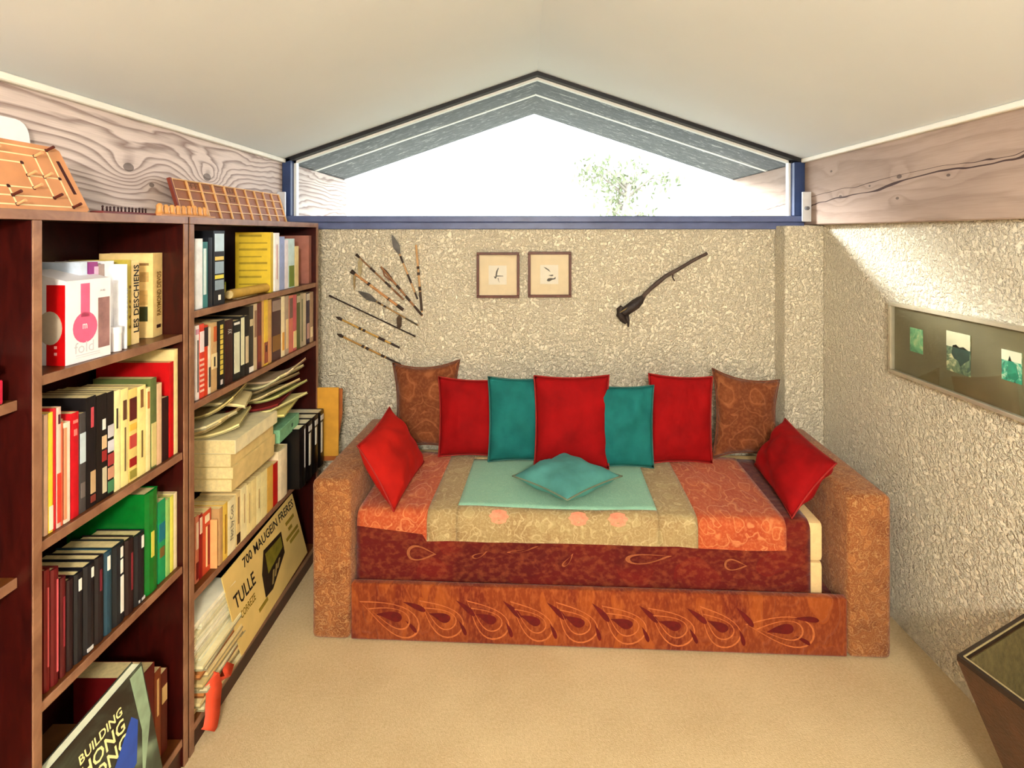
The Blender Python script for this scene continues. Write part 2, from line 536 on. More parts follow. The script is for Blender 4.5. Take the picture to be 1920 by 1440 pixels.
def tree():
    t = thing('tree', 'pale leafy tree seen faintly through the gable window', 'tree', (2.1, 11.0, -2.6))
    BARK = M((140, 132, 120), 0.85, 0.25, 6)
    rr = random.Random(3)
    bm = bmesh.new()
    tube(bm, [(0, 0, 0), (0.05, 0, 2.0), (-0.08, 0.1, 3.6), (0.04, 0, 5.4)], [0.20, 0.16, 0.12, 0.05], 8)
    obj('trunk', bm, BARK, t, True)
    ends = []
    bm = bmesh.new()
    for k in range(22):
        z = rr.uniform(2.6, 5.2)
        a = rr.uniform(0, 2 * PI)
        L = rr.uniform(0.5, 1.0)
        p0 = Vector((0, 0, z))
        p1 = p0 + Vector((math.cos(a) * L * 0.6, math.sin(a) * L * 0.6, L * 0.5))
        p2 = p1 + Vector((math.cos(a) * L * 0.5, math.sin(a) * L * 0.5, rr.uniform(-0.25, 0.3)))
        tube(bm, [p0, p1, p2], [0.035, 0.022, 0.008], 5)
        ends += [p1.lerp(p2, rr.random()) for _ in range(6)] + [p0.lerp(p1, rr.uniform(0.4, 1)) for _ in range(3)]
    b = obj('branches', bm, BARK, t, True)
    b['kind'] = 'stuff'
    bm = bmesh.new()
    for e in ends:
        for _ in range(7):
            c = e + Vector((rr.gauss(0, 0.14), rr.gauss(0, 0.14), rr.gauss(0, 0.14)))
            M3 = Euler((rr.uniform(0, 6), rr.uniform(0, 6), rr.uniform(0, 6))).to_matrix()
            s_ = rr.uniform(0.05, 0.09)
            bm.faces.new([bm.verts.new(c + M3 @ Vector(q) * s_) for q in ((-1, 0, 0), (0, -0.45, 0.1), (1, 0, 0), (0, 0.45, 0.1))])
    f = obj('foliage', bm, M((122, 132, 98), 0.7, 0.3, 4), t)
    f['kind'] = 'stuff'
tree()

# ------------------------------------------------------------------ room lamp behind the viewer
def lamp():
    t = thing('pendant_lamp', 'round white glass pendant lamp hanging from the ridge behind the viewer', 'lamp', (RX, -1.0, 1.84))
    obj('cord', tube_m([(0, 0, 0.10), (0, 0, RIDGE - 1.865)], 0.004, 8), M((230, 228, 220), 0.5), t, True)
    obj('lamp_holder', tube_m([(0, 0, 0.118), (0, 0, 0.17)], [0.035, 0.02], 16), M((230, 228, 220), 0.5), t, True, sharp=40)
    m, nt, bs = base_mat('lamp_glass')
    bs.inputs['Base Color'].default_value = (0.9, 0.88, 0.8, 1)
    bs.inputs['Emission Color'].default_value = (1.0, 0.92, 0.79, 1)
    bs.inputs['Emission Strength'].default_value = 200.0
    bm = bmesh.new()
    bmesh.ops.create_uvsphere(bm, u_segments=20, v_segments=12, radius=0.14)
    for v in bm.verts: v.co.z = v.co.z * 0.85
    obj('lamp_shade', bm, m, t, True)
lamp()

# ------------------------------------------------------------------ bookcases
XF, XBK = -0.958, -1.203        # front and back planes
TOP = 1.546
B1 = (0.57, 1.038, 1.516)       # start, divider, end
B2 = (1.523, 2.469)
A_, B_, C_, D_ = 1.216, 0.885, 0.565, 0.08
E1, E2, E3, E4 = 1.273, 1.005, 0.452, 0.075

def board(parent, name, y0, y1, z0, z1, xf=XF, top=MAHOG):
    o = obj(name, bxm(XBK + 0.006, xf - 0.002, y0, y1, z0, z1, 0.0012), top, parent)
    obj('edge_glare_strip', bxm(xf - 0.003, xf, y0, y1, z0, z1, 0.0008), EDGE, o)  # thin strip added to carry the painted glare along the front
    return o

bc1 = thing('bookcase', 'dark mahogany bookcase with a divider, nearest the viewer', 'bookcase', group='two dark bookcases along the left wall')
board(bc1, 'top_panel', B1[0], B1[2], TOP - 0.020, TOP)
for y in (B1[0], B1[1], B1[2] - 0.019):
    board(bc1, 'side_panel', y, y + 0.020 if y == B1[1] else y + 0.019, 0.0, TOP - 0.0205)
obj('back_panel', bxm(XBK, XBK + 0.005, B1[0], B1[2], 0.02, TOP), MAHOG, bc1)
for z in (A_, B_, C_, D_):
    board(bc1, 'shelf', B1[1] + 0.0205, B1[2] - 0.0195, z - 0.02, z, XF - 0.004, SHELFTOP)
for z in (1.175, 0.83, 0.45, D_):
    board(bc1, 'shelf', B1[0] + 0.0195, B1[1] - 0.0005, z - 0.02, z, XF - 0.03, SHELFTOP)
obj('plinth', bxm(XF - 0.02, XF - 0.008, B1[0] + 0.02, B1[2] - 0.02, 0, D_ - 0.021), MAHOG, bc1)

bc2 = thing('bookcase', 'dark mahogany bookcase without divider, beside the daybed', 'bookcase', group='two dark bookcases along the left wall')
board(bc2, 'top_panel', B2[0], B2[1], TOP - 0.020, TOP)
for y in (B2[0], B2[1] - 0.021):
    board(bc2, 'side_panel', y, y + 0.021, 0.0, TOP - 0.0205)
obj('back_panel', bxm(XBK, XBK + 0.005, B2[0], B2[1], 0.02, TOP), MAHOG, bc2)
for z in (E1, E2, E3, E4):
    board(bc2, 'shelf', B2[0] + 0.0215, B2[1] - 0.0215, z - 0.02, z, XF - 0.003, SHELFTOP)
obj('plinth', bxm(XF - 0.02, XF - 0.008, B2[0] + 0.022, B2[1] - 0.022, 0, E4 - 0.021), MAHOG, bc2)

# ------------------------------------------------------------------ books
ORD = 'first second third fourth fifth sixth seventh eighth ninth tenth eleventh twelfth thirteenth fourteenth fifteenth sixteenth seventeenth eighteenth nineteenth twentieth twenty-first twenty-second twenty-third twenty-fourth twenty-fifth twenty-sixth twenty-seventh twenty-eighth'.split()

_bk = {}
def book(label, t, h, d, col, group=None, pages=PAGES, hard=False, bands=(), rough=0.5, name='book', cat='book'):
    """book in its own frame: spine faces +X at x=0, thickness along +Y, height along Z.
    bands: (z0, z1, y0, y1, colour, name) as fractions of the spine"""
    r = thing(name, label, cat, group=group)
    tb = 0.0028 if hard else 0.0012
    bu = min(0.006, t * 0.22) if hard else 0.0008
    pr = [(-d, 0), (0, 0), (bu * 0.8, t * 0.22), (bu, t * 0.5), (bu * 0.8, t * 0.78), (0, t), (-d, t), (-d, t - tb), (-tb, t - tb), (-tb, tb), (-d, tb)]
    bm = bmesh.new()
    a = [bm.verts.new((x, y, 0)) for x, y in pr]
    b = [bm.verts.new((x, y, h)) for x, y in pr]
    n = len(pr)
    for i in range(n):
        bm.faces.new((a[i], a[(i + 1) % n], b[(i + 1) % n], b[i]))
    for ring, flip in ((a, True), (b, False)):
        for q in ((0, 1, 9, 10), (1, 2, 4, 5), (1, 5, 8, 9), (5, 6, 7, 8)):
            bm.faces.new([ring[i] for i in (q[::-1] if flip else q)])
        bm.faces.new([ring[i] for i in ((4, 3, 2) if flip else (2, 3, 4))])
    cov = obj('cover', bm, M(col, rough, 0.12, 30), r)
    g = 0.003 if hard else 0.0006
    obj('pages', bxm(-d + g, -tb, tb, t - tb, g, h - g), pages, r)
    for q in bands:
        z0, z1, y0, y1, c = q[:5]
        xx = bu * (0.95 if (y0 > 0.15 and y1 < 0.85) else 0.75)
        obj(q[5] if len(q) > 5 else 'spine_label', bxm(xx - 0.002, xx + 0.0012, t * y0, t * y1, h * z0, h * z1), M(c, 0.55, 0.08), cov)
    return r

def ydepth(px, xs):
    return -xs * FPX / (VX - px)

def row(where, shelf, xs, ylim, items, group, suffix):
    """books standing on a shelf. item: x0, x1, y of the top edge (pixels), colour, what, options"""
    out = []
    last = ylim[0]
    raw = [(ydepth(it[0], xs - (it[5] if len(it) > 5 else {}).get('back', 0.0)), ydepth(it[1], xs - (it[5] if len(it) > 5 else {}).get('back', 0.0))) for it in items]
    lo, hi = min(raw[0][0], ylim[1]), max(q[1] for q in raw)
    k_ = min(1.0, (ylim[1] - lo) / (hi - lo))
    for i, it in enumerate(items):
        x0, x1, yt, col, what = it[:5]
        op = it[5] if len(it) > 5 else {}
        s = xs - op.get('back', 0.0)
        y0 = max(lo + (raw[i][0] - lo) * k_, last + 0.0006)
        y1 = min(lo + (raw[i][1] - lo) * k_, ylim[1])
        if y1 - y0 < 0.006: y0 = y1 - 0.006
        last = y1
        ym = 0.5 * (y0 + y1)
        h = EYE - (yt - VY) / FPX * ym - shelf - op.get('dz', 0)
        h = max(0.08, min(h, op.get('hmax', 0.29)))
        if op.get('h'): h = op['h']
        d = op.get('d', min(0.15, h * 0.68))
        d = min(d, s - XBK - 0.008)
        lab = '%s, %s from left on %s' % (what, ORD[i], where)
        b = book(lab, y1 - y0 - 0.001, h, d, col, group, op.get('pages', PAGES), op.get('hard', False), op.get('bands', ()), op.get('rough', 0.5), op.get('name', 'book'), op.get('cat', 'book'))
        b.location = (s, y0, shelf + 0.0008 + op.get('dz', 0))
        if op.get('yaw'): b.rotation_euler = (0, 0, math.radians(op['yaw']))
        if op.get('lean'): b.rotation_euler.x = math.radians(op['lean'])
        if op.get('text'):
            s_, z0, z1, y0_, y1_, ti = op['text']
            t_ = y1 - y0 - 0.001
            text('lettering', s_, (0.0026, t_ * y1_, h * z0), (0, 0, h * (z1 - z0)), (0, t_ * (y0_ - y1_), 0), M(ti, 0.6, 0.05), b)
        out.append(b)
    return out

W, CRM, TN = (236, 232, 224), (236, 216, 150), (206, 172, 110)
BLK, RED, DRED = (18, 14, 16), (196, 22, 26), (96, 10, 12)
def lab1(c, z0=0.55, z1=0.85): return (z0, z1, 0.2, 0.8, c)

IN1 = (B1[1] + 0.0215, B1[2] - 0.0205)
IN2 = (B2[0] + 0.0225, B2[1] - 0.0225)

# top shelf, divided bookcase
row("divided bookcase's top shelf", A_, XF - 0.05, IN1, [
    (150, 165, 492, (206, 220, 238), 'pale blue slim book'),
    (168, 186, 492, (150, 60, 130), 'purple and white paperback', {'bands': [(0.1, 0.95, 0.55, 1.0, (230, 190, 220))]}),
    (187, 199, 496, (170, 150, 146), 'greyish paperback'),
    (199, 218, 490, (232, 234, 244), 'tall white paperback', {'d': 0.12}),
    (218, 227, 497, (150, 134, 128), 'grey speckled paperback', {'bands': [(0.1, 0.5, 0.2, 0.8, (60, 54, 50)), (0.6, 0.75, 0.2, 0.8, (200, 190, 180))]}),
    (227, 243, 496, (238, 240, 246), 'white book with grey lettering', {'text': ('DEADLIE', 0.34, 0.72, 0.2, 0.75, (120, 130, 150)), 'back': -0.03}),
    (243, 251, 488, (196, 176, 70), 'yellow-green thin book', {'text': ('LUCI', 0.2, 0.7, 0.2, 0.8, (120, 90, 20)), 'back': -0.01}),
    (251, 267, 489, (240, 212, 150), 'cream book lettered in bold black', {'text': ('LES DESCHIENS', 0.14, 0.95, 0.15, 0.85, (24, 14, 10)), 'back': -0.01, 'd': 0.13}),
    (294, 319, 475, (236, 206, 140), 'tan annual with photographs on its cover', {'yaw': 10, 'd': 0.13, 'back': 0.0, 'text': ('RAYMOND DEVOS', 0.25, 0.78, 0.3, 0.75, (120, 84, 20)), 'bands': [(0.1, 0.14, 0.35, 0.75, (50, 10, 10), 'publisher_mark')]}),
], 'books standing on the top shelf of the divided bookcase', '')
devos = [o for o in bpy.data.objects if o.get('label', '').startswith('tan annual')][0]
for (a0, a1, z0, z1, c) in ((0.10, 0.32, 0.40, 0.58, (206, 170, 104)), (0.10, 0.32, 0.20, 0.38, (52, 58, 30)), (0.36, 0.60, 0.20, 0.38, (60, 44, 34)), (0.36, 0.60, 0.40, 0.58, (120, 84, 50)), (0.08, 0.5, 0.68, 0.80, (196, 160, 100)), (0.08, 0.5, 0.88, 0.91, (150, 116, 70))):
    obj('cover_picture', bxm(-0.13 * a1, -0.13 * a0, -0.0006, 0.0002, 0.222 * z0, 0.222 * z1), M(c, 0.6, 0.2, 60), devos)

# headphone box
def headphone_box():
    x1, y0, y1, z0, h = -0.978, 1.136, 1.246, A_ + 0.0008, 0.18
    t = thing('headphone_box', 'white cardboard headphone box with pink headphone picture', 'box', (x1, y0, z0), (0, 0, math.radians(-4)))
    d, wd = 0.10, 0.112
    card = M((240, 236, 240), 0.45, 0.03)
    bm = bmesh.new()
    ext(bm, [Vector((-d, 0, 0)), Vector((0, 0, 0)), Vector((0, wd, 0)), Vector((-d, wd, 0))], Vector((0, 0, h)))
    obj('carton', bm, card, t)
    bm = bmesh.new()      # sloping top flap
    ext(bm, [Vector((-d, 0.002, h)), Vector((-0.002, 0.002, h)), Vector((-d, 0.002, h + 0.022))], Vector((0, wd - 0.004, 0)))
    obj('top_flap', bm, card, t)
    PINK = M((226, 98, 136), 0.5, 0.1)
    def ell(cy, cz, ry, rz, n=22):
        return [Vector((0.0004, cy + ry * math.cos(2 * PI * k / n), cz + rz * math.sin(2 * PI * k / n))) for k in range(n)]
    bm = bmesh.new()
    ext(bm, ell(0.045, 0.075, 0.030, 0.034), Vector((0.0006, 0, 0)))
    pk = obj('headphone_print', bm, PINK, t)
    bm = bmesh.new()
    ext(bm, [Vector((0.0004, 0.034, 0.098)), Vector((0.0004, 0.056, 0.098)), Vector((0.0004, 0.056, 0.172)), Vector((0.0004, 0.034, 0.172))], Vector((0.0006, 0, 0)))
    obj('band_print', bm, PINK, pk)
    text('emblem', 'm', (0.0014, 0.038, 0.072), (0, 0.011, 0), (0, 0, 0.011), M((250, 246, 248), 0.5), pk)
    text('lettering', 'fold', (0.0012, 0.018, 0.020), (0, 0.048, 0), (0, 0, 0.024), M((196, 196, 204), 0.5), t)
    text('lettering', 'A40', (0.0012, 0.082, 0.150), (0, 0.014, 0), (0, 0, 0.005), M((170, 170, 180), 0.5), t)
    bm = bmesh.new()
    ext(bm, [Vector((0.0004, 0.078, 0.022)), Vector((0.0004, 0.108, 0.022)), Vector((0.0004, 0.108, 0.136)), Vector((0.0004, 0.078, 0.136))], Vector((0.0006, 0, 0)))
    obj('display_window', bm, M((150, 112, 110), 0.25, 0.25, 30), t)
    for zz in (0.015, 0.0105):
        obj('small_print', bxm(0.0002, 0.0010, 0.022, 0.082, zz, zz + 0.0016), M((206, 204, 210), 0.5), t)
    bm = bmesh.new()
    ext(bm, [Vector((-0.002, -0.0004, 0)), Vector((-0.044, -0.0004, 0)), Vector((-0.044, -0.0004, 0.172)), Vector((-0.002, -0.0004, 0.172))], Vector((0, -0.0006, 0)))
    rp = obj('red_panel', bm, M((196, 8, 12), 0.4, 0.08), t)
    bm = bmesh.new()
    ext(bm, [Vector((-0.036 + 0.028 * math.cos(2 * PI * k / 20), -0.0011, 0.080 + 0.036 * math.sin(2 * PI * k / 20))) for k in range(20)], Vector((0, -0.0006, 0)))
    obj('ear_cup_print', bm, M((186, 170, 150), 0.5, 0.1), rp)
    for zz in (0.022, 0.036):
        obj('small_print', bxm(-0.026, -0.020, -0.0018, -0.0011, zz, zz + 0.006), M((236, 170, 170), 0.5), rp)
headphone_box()

def paper_stack(label, loc, size, rot, n, cols, seed, cat='papers', name='paper_stack', bend=0.0):
    "a few loose sheets or booklets lying on one another, each a part"
    rr = random.Random(seed)
    t = thing(name, label, cat, loc, rot)
    wx, wy, hz = size
    th = hz / n
    for i in range(n):
        dx, dy, a = rr.uniform(-0.006, 0.006), rr.uniform(-0.008, 0.008), rr.uniform(-0.05, 0.05)
        o = obj('booklet', slab(wx * rr.uniform(0.9, 1), wy * rr.uniform(0.88, 1), th * 0.9, bend), M(cols[i % len(cols)], 0.8, 0.12, 40), t)
        o.location = (dx, dy, i * th)
        o.rotation_euler = (0, 0, a)
    return t

def slab(wx, wy, th, bend=0.0, n=8):
    "thin slab centred in x and y, free end bent by `bend` along +X"
    bm = bmesh.new()
    top, bot = [], []
    for i in range(n + 1):
        u = i / n
        x = (u - 0.5) * wx
        z = bend * max(0.0, (u - 0.35) / 0.65) ** 2
        top.append([bm.verts.new((x, -wy / 2, z + th)), bm.verts.new((x, wy / 2, z + th))])
        bot.append([bm.verts.new((x, -wy / 2, z)), bm.verts.new((x, wy / 2, z))])
    for i in range(n):
        bm.faces.new((top[i][0], top[i + 1][0], top[i + 1][1], top[i][1]))
        bm.faces.new((bot[i][1], bot[i + 1][1], bot[i + 1][0], bot[i][0]))
        bm.faces.new((bot[i][0], bot[i + 1][0], top[i + 1][0], top[i][0]))
        bm.faces.new((top[i][1], top[i + 1][1], bot[i + 1][1], bot[i][1]))
    bm.faces.new((bot[0][1], bot[0][0], top[0][0], top[0][1]))
    bm.faces.new((bot[n][0], bot[n][1], top[n][1], top[n][0]))
    return bm

paper_stack('loose pale papers standing behind the headphone box', (-1.135, 1.11, A_ + 0.001), (0.05, 0.08, 0.19), (0, 0, 0), 5, [(214, 226, 238), (236, 234, 236), (190, 200, 214)], 5)

def jar(label, loc, r, h):
    t = thing('jar', label, 'jar', loc)
    obj('jar_body', tube_m([(0, 0, 0), (0, 0, h * 0.74)], r, 16), M((238, 232, 232), 0.4, 0.03), t, True, sharp=40)
    obj('lid', tube_m([(0, 0, h * 0.745), (0, 0, h)], r * 1.12, 16), M((240, 238, 240), 0.35, 0.03), t, True, sharp=40)
jar('small white screw-top jar beside the headphone box', (-0.985, 1.282, A_ + 0.001), 0.0125, 0.058)

# second shelf, divided bookcase
gB = 'books standing on the second shelf of the divided bookcase'
row("divided bookcase's second shelf", B_, XF - 0.016, IN1, [
    (82, 91, 778, (214, 176, 150), 'faded pinkish paperback', {'pages': PAGES_W}),
    (91, 101, 774, (240, 204, 60), 'yellow-spined slim paperback', {'bands': [(0.02, 0.22, 0.1, 0.9, (232, 226, 200))]}),
    (101, 107, 766, (198, 30, 40), 'thin crimson paperback'),
    (107, 117, 764, (228, 190, 176), 'white and red paperback', {'bands': [(0.04, 0.45, 0.1, 0.9, (214, 60, 44)), (0.86, 0.94, 0.3, 0.7, (80, 30, 40))]}),
    (117, 121, 792, (214, 100, 70), 'very thin orange booklet'),
    (121, 135, 792, (240, 224, 200), 'short pale pink paperback', {'bands': [(0.04, 0.95, 0.0, 0.4, (234, 150, 110))]}),
    (137, 152, 774, (190, 14, 28), 'bright red paperback', {'bands': [(0.78, 0.84, 0.3, 0.7, (236, 120, 110)), (0.9, 0.93, 0.2, 0.8, (236, 120, 110))]}),
    (152, 166, 775, (66, 62, 62), 'dark grey paperback with pale blue band', {'bands': [(0.5, 0.80, 0.1, 0.9, (190, 206, 214)), (0.15, 0.3, 0.2, 0.8, (110, 100, 96))]}),
    (166, 186, 744, BLK, 'black paperback with pink title', {'bands': [(0.72, 0.90, 0.45, 0.7, (196, 70, 80)), (0.12, 0.32, 0.4, 0.9, (190, 160, 120)), (0.04, 0.10, 0.4, 0.9, (120, 50, 40))]}),
    (186, 207, 740, (22, 16, 14), 'black paperback with a strip of photographs', {'bands': [(0.66, 0.76, 0.55, 0.85, W), (0.48, 0.60, 0.5, 0.95, (210, 180, 140)), (0.36, 0.46, 0.5, 0.95, (150, 40, 40)), (0.06, 0.3, 0.55, 0.95, (200, 190, 160))]}),
    (207, 221, 735, (26, 18, 16), 'black book with five framed pictures', {'bands': [(0.56, 0.68, 0.1, 0.95, (200, 196, 200)), (0.42, 0.53, 0.1, 0.95, (214, 214, 224)), (0.29, 0.40, 0.1, 0.95, (170, 60, 60)), (0.16, 0.27, 0.1, 0.95, (206, 150, 120)), (0.03, 0.14, 0.1, 0.95, (70, 130, 90))]}),
    (221, 234, 732, (240, 230, 170), 'cream paperback with small black title', {'bands': [(0.62, 0.82, 0.3, 0.5, (60, 50, 40))]}),
    (234, 249, 729, (240, 224, 150), 'pale yellow paperback with dark stamp', {'bands': [(0.68, 0.88, 0.25, 0.7, (96, 60, 40)), (0.15, 0.6, 0.45, 0.6, (110, 90, 60))]}),
    (249, 266, 729, (232, 206, 120), 'paperback with red and yellow painted blocks', {'bands': [(0.66, 0.90, 0.1, 0.9, (90, 30, 24)), (0.55, 0.62, 0.1, 0.9, (226, 180, 70)), (0.36, 0.5, 0.1, 0.9, (190, 70, 60)), (0.16, 0.25, 0.1, 0.9, (150, 24, 24)), (0.03, 0.12, 0.1, 0.9, (150, 140, 60))]}),
    (266, 283, 724, (244, 228, 150), 'thick pale yellow paperback', {'bands': [(0.76, 0.96, 0.35, 0.65, (130, 90, 50)), (0.2, 0.5, 0.45, 0.6, (110, 90, 50))]}),
    (283, 292, 727, (238, 220, 160), 'narrow cream paperback', {'bands': [(0.75, 0.95, 0.3, 0.7, (190, 110, 60))]}),
    (292, 304, 709, (96, 108, 60), 'tall moss-green magazine', {'bands': [(0.02, 0.5, 0.1, 0.9, (214, 196, 130))]}),
    (304, 314, 719, (222, 184, 146), 'pinkish tan paperback'),
    (315, 327, 745, (40, 16, 14), 'dark brown book', {}),
    (328, 337, 679, (192, 8, 14), 'tall red album towering over its row', {'d': 0.20, 'hmax': 0.32}),
    (337, 345, 655, (232, 212, 150), 'tallest cream album against the side panel', {'d': 0.2, 'hmax': 0.33}),
], gB, '')
paper_stack('sheaf of cream papers lying on top of the second-shelf books', (-1.045, 1.19, B_ + 0.207), (0.11, 0.17, 0.012), (0.03, 0, 0.1), 3, [(232, 218, 160), (206, 190, 130)], 9)

# third shelf, divided bookcase
sp = (0.80, 0.93, 0.35, 0.65, (236, 232, 224))
row("divided bookcase's third shelf", C_, XF - 0.018, IN1, [
    (82, 95, 1068, (110, 14, 16), 'oxblood hardback with worn gilt', {'hard': True, 'bands': [(0.2, 0.85, 0.4, 0.6, (190, 80, 80))]}),
    (95, 113, 1066, (92, 10, 14), 'dark crimson hardback with pink gilt lines', {'hard': True, 'bands': [(0.1, 0.9, 0.55, 0.72, (206, 90, 96))]}),
    (115, 128, 1082, (78, 10, 14), 'short maroon hardback', {'hard': True, 'bands': [(0.3, 0.8, 0.4, 0.6, (140, 40, 50))]}),
    (129, 143, 1086, (34, 14, 18), 'short black-brown hardback', {'hard': True}),
    (143, 162, 1074, (20, 20, 26), 'black hardback with one white tab', {'hard': True, 'bands': [sp]}),
    (162, 185, 1058, (22, 22, 28), 'thick black hardback with white tab', {'hard': True, 'bands': [(0.84, 0.95, 0.55, 0.75, W), (0.02, 0.06, 0.2, 0.7, (200, 200, 200))]}),
    (185, 204, 1044, (26, 20, 24), 'black hardback with dull crimson title', {'hard': True, 'bands': [(0.6, 0.85, 0.4, 0.6, (110, 30, 44))]}),
    (204, 221, 1034, (28, 62, 78), 'petrol blue hardback with white tab', {'hard': True, 'bands': [(0.78, 0.95, 0.25, 0.55, W)]}),
    (221, 246, 1020, (20, 26, 32), 'black hardback with long broken white stripe', {'hard': True, 'bands': [(0.82, 0.95, 0.5, 0.7, W), (0.62, 0.79, 0.5, 0.7, W), (0.12, 0.58, 0.5, 0.75, W)]}),
    (246, 264, 1010, (34, 16, 18), 'black hardback with wine-red stripes', {'hard': True, 'bands': [(0.3, 0.8, 0.5, 0.7, (120, 34, 44))]}),
    (264, 286, 1000, (22, 24, 30), 'black hardback next to the green binder', {'hard': True, 'bands': [(0.78, 0.95, 0.55, 0.75, W), (0.02, 0.06, 0.3, 0.9, (210, 210, 210))]}),
    (286, 313, 920, (8, 110, 36), 'big glossy emerald green binder', {'hard': True, 'd': 0.2, 'hmax': 0.33, 'rough': 0.2, 'bands': [(0.35, 0.6, 0.35, 0.55, (206, 200, 80))]}),
    (313, 328, 938, (16, 150, 90), 'jade green annual', {'rough': 0.35, 'bands': [(0.5, 0.72, 0.1, 0.9, (20, 110, 130)), (0.3, 0.42, 0.2, 0.8, (120, 90, 40))]}),
    (328, 337, 936, (150, 200, 110), 'pale lime paperback'),
    (337, 344, 930, (226, 220, 90), 'bright yellow-green magazine'),
    (344, 351, 924, (230, 210, 170), 'cream magazine against the side panel'),
], 'books standing on the third shelf of the divided bookcase', '')
for i, (y, z, dy, c, la) in enumerate(((1.10, C_ + 0.2455, 0.05, (196, 168, 110), 'small gilt-edged box lying on the crimson hardbacks'), (1.175, C_ + 0.246, 0.035, (60, 46, 40), 'little dark box lying on the black hardbacks'))):
    t = thing('small_box', la, 'box', (-1.10, y, z), (0, 0, 0.2 - 0.5 * i))
    obj('box_body', bxm(-0.05, 0.05, -dy / 2, dy / 2, 0, 0.028, 0.002), M(c, 0.6, 0.2), t)
    obj('box_lid', bxm(-0.051, 0.051, -dy / 2 - 0.001, dy / 2 + 0.001, 0.028, 0.036, 0.002), M(tuple(int(v * 0.8) for v in c), 0.6, 0.2), t)

# bottom of the divided bookcase
row("divided bookcase's bottom shelf", D_, XF - 0.03, IN1, [
    (262, 290, 1256, (100, 8, 10), 'tall dark red book', {'d': 0.17, 'hmax': 0.3}),
    (290, 302, 1256, (130, 60, 30), 'russet book with pale spine line', {'bands': [(0.5, 0.9, 0.3, 0.6, (230, 190, 130))]}),
    (302, 314, 1258, (90, 30, 16), 'brown book with cream label', {'bands': [(0.62, 0.82, 0.1, 0.9, (214, 180, 120))]}),
], 'books standing on the bottom shelf of the divided bookcase', '')

z = D_ + 0.001
for i, (th, c, la) in enumerate(((0.045, (190, 160, 80), 'thick old book lying at the bottom of the lowest pile'), (0.035, (206, 178, 96), 'tan old book, second in the lowest pile'), (0.05, (176, 140, 70), 'thick foxed book, third in the lowest pile'), (0.03, (150, 116, 60), 'brown-edged book, fourth in the lowest pile'), (0.042, (190, 152, 76), 'old book on top of the lowest pile'))):
    b = book(la, th, 0.22, 0.16, (120, 80, 40), 'old books lying in the lowest pile', M(c, 0.9, 0.25, 120), False)
    b.rotation_euler = (-PI / 2, 0, PI + R.uniform(-0.06, 0.06))
    b.rotation_euler = Euler((PI / 2, 0, PI + R.uniform(-0.06, 0.06)))
    b.location = (-1.165, 1.09, z + th)
    b.rotation_euler = (Matrix.Rotation(R.uniform(-0.05, 0.05), 3, 'Z') @ Matrix(((-1, 0, 0), (0, 0, 1), (0, 1, 0))).transposed()).to_euler()
    b.location = (-1.165, 1.10 + R.uniform(-0.012, 0.012), z)
    z += th + 0.001

def big_book():
    "large atlas leaning across the bottom compartment, cover towards the viewer"
    p = [P(88, 1418, 1.055), P(262, 1262, 1.215), P(300, 1470, 1.235), P(128, 1680, 1.075)]
    p = [Vector((-0.955, 1.068, 0.425)), Vector((-0.935, 1.30, 0.455)), Vector((-0.905, 1.345, 0.16)), Vector((-0.925, 1.11, 0.085))]
    p[2] = p[1] + p[3] - p[0]
    U = (p[1] - p[0])
    V = (p[3] - p[0])
    N = U.cross(V).normalized()
    if N.x < 0: N = -N
    t = thing('big_book', 'large dark picture book leaning out of the bottom shelf', 'book', p[3])
    o0 = p[3]
    q = [v - o0 for v in p]
    bm = bmesh.new()
    ext(bm, q, N * -0.002)
    m, nt, bs = base_mat('book_cover_art')
    v = coords(nt)
    n = noise_n(nt, v, 7.0, 3.0, 0.5, 1.2).outputs['Fac']
    nt.links.new(ramp(nt, n, [(0.45, (30, 24, 20)), (0.6, (62, 72, 58)), (0.78, (130, 150, 124))]), bs.inputs['Base Color'])
    bs.inputs['Roughness'].default_value = 0.3
    cv = obj('cover', bm, m, t)
    bm = bmesh.new()
    ins = [q[0] + U * 0.01 + V * 0.01, q[1] - U * 0.01 + V * 0.01, q[2] - U * 0.01 - V * 0.01, q[3] + U * 0.01 - V * 0.01]
    ext(bm, [a - N * 0.0022 for a in ins], N * -0.022)
    obj('pages', bm, M((232, 232, 200), 0.8, 0.05, 60), t)
    bm = bmesh.new()
    ext(bm, [a - N * 0.0244 for a in q], N * -0.002)
    obj('back_cover', bm, m, t)
    Y = M((240, 236, 170), 0.6, 0.03)
    for s_, a, b_, wd, ht in (('BUILDING', 0.24, 0.185, 0.46, 0.062), ('HONG', 0.24, 0.300, 0.46, 0.095), ('KONG', 0.24, 0.415, 0.46, 0.095)):
        text('lettering', s_, q[0] + U * a + V * b_ + N * 0.0006, U * wd, -V * ht, Y, cv)
    bm = bmesh.new()
    ext(bm, [q[0] + U * a + V * b_ + N * 0.0004 for a, b_ in ((0.50, 0.47), (0.78, 0.27), (0.84, 0.34), (0.74, 0.60), (0.44, 0.66))], N * 0.0003)
    obj('blue_shape', bm, M((40, 76, 170), 0.4, 0.1), cv)
    bm = bmesh.new()
    ext(bm, [q[0] + U * a + V * b_ + N * 0.0004 for a, b_ in ((0.84, 0.02), (0.985, 0.02), (0.985, 0.40), (0.92, 0.52), (0.80, 0.74), (0.78, 0.72), (0.86, 0.44))], N * 0.0003)
    obj('pale_shape', bm, M((150, 176, 146), 0.4, 0.3, 14), cv)
big_book()

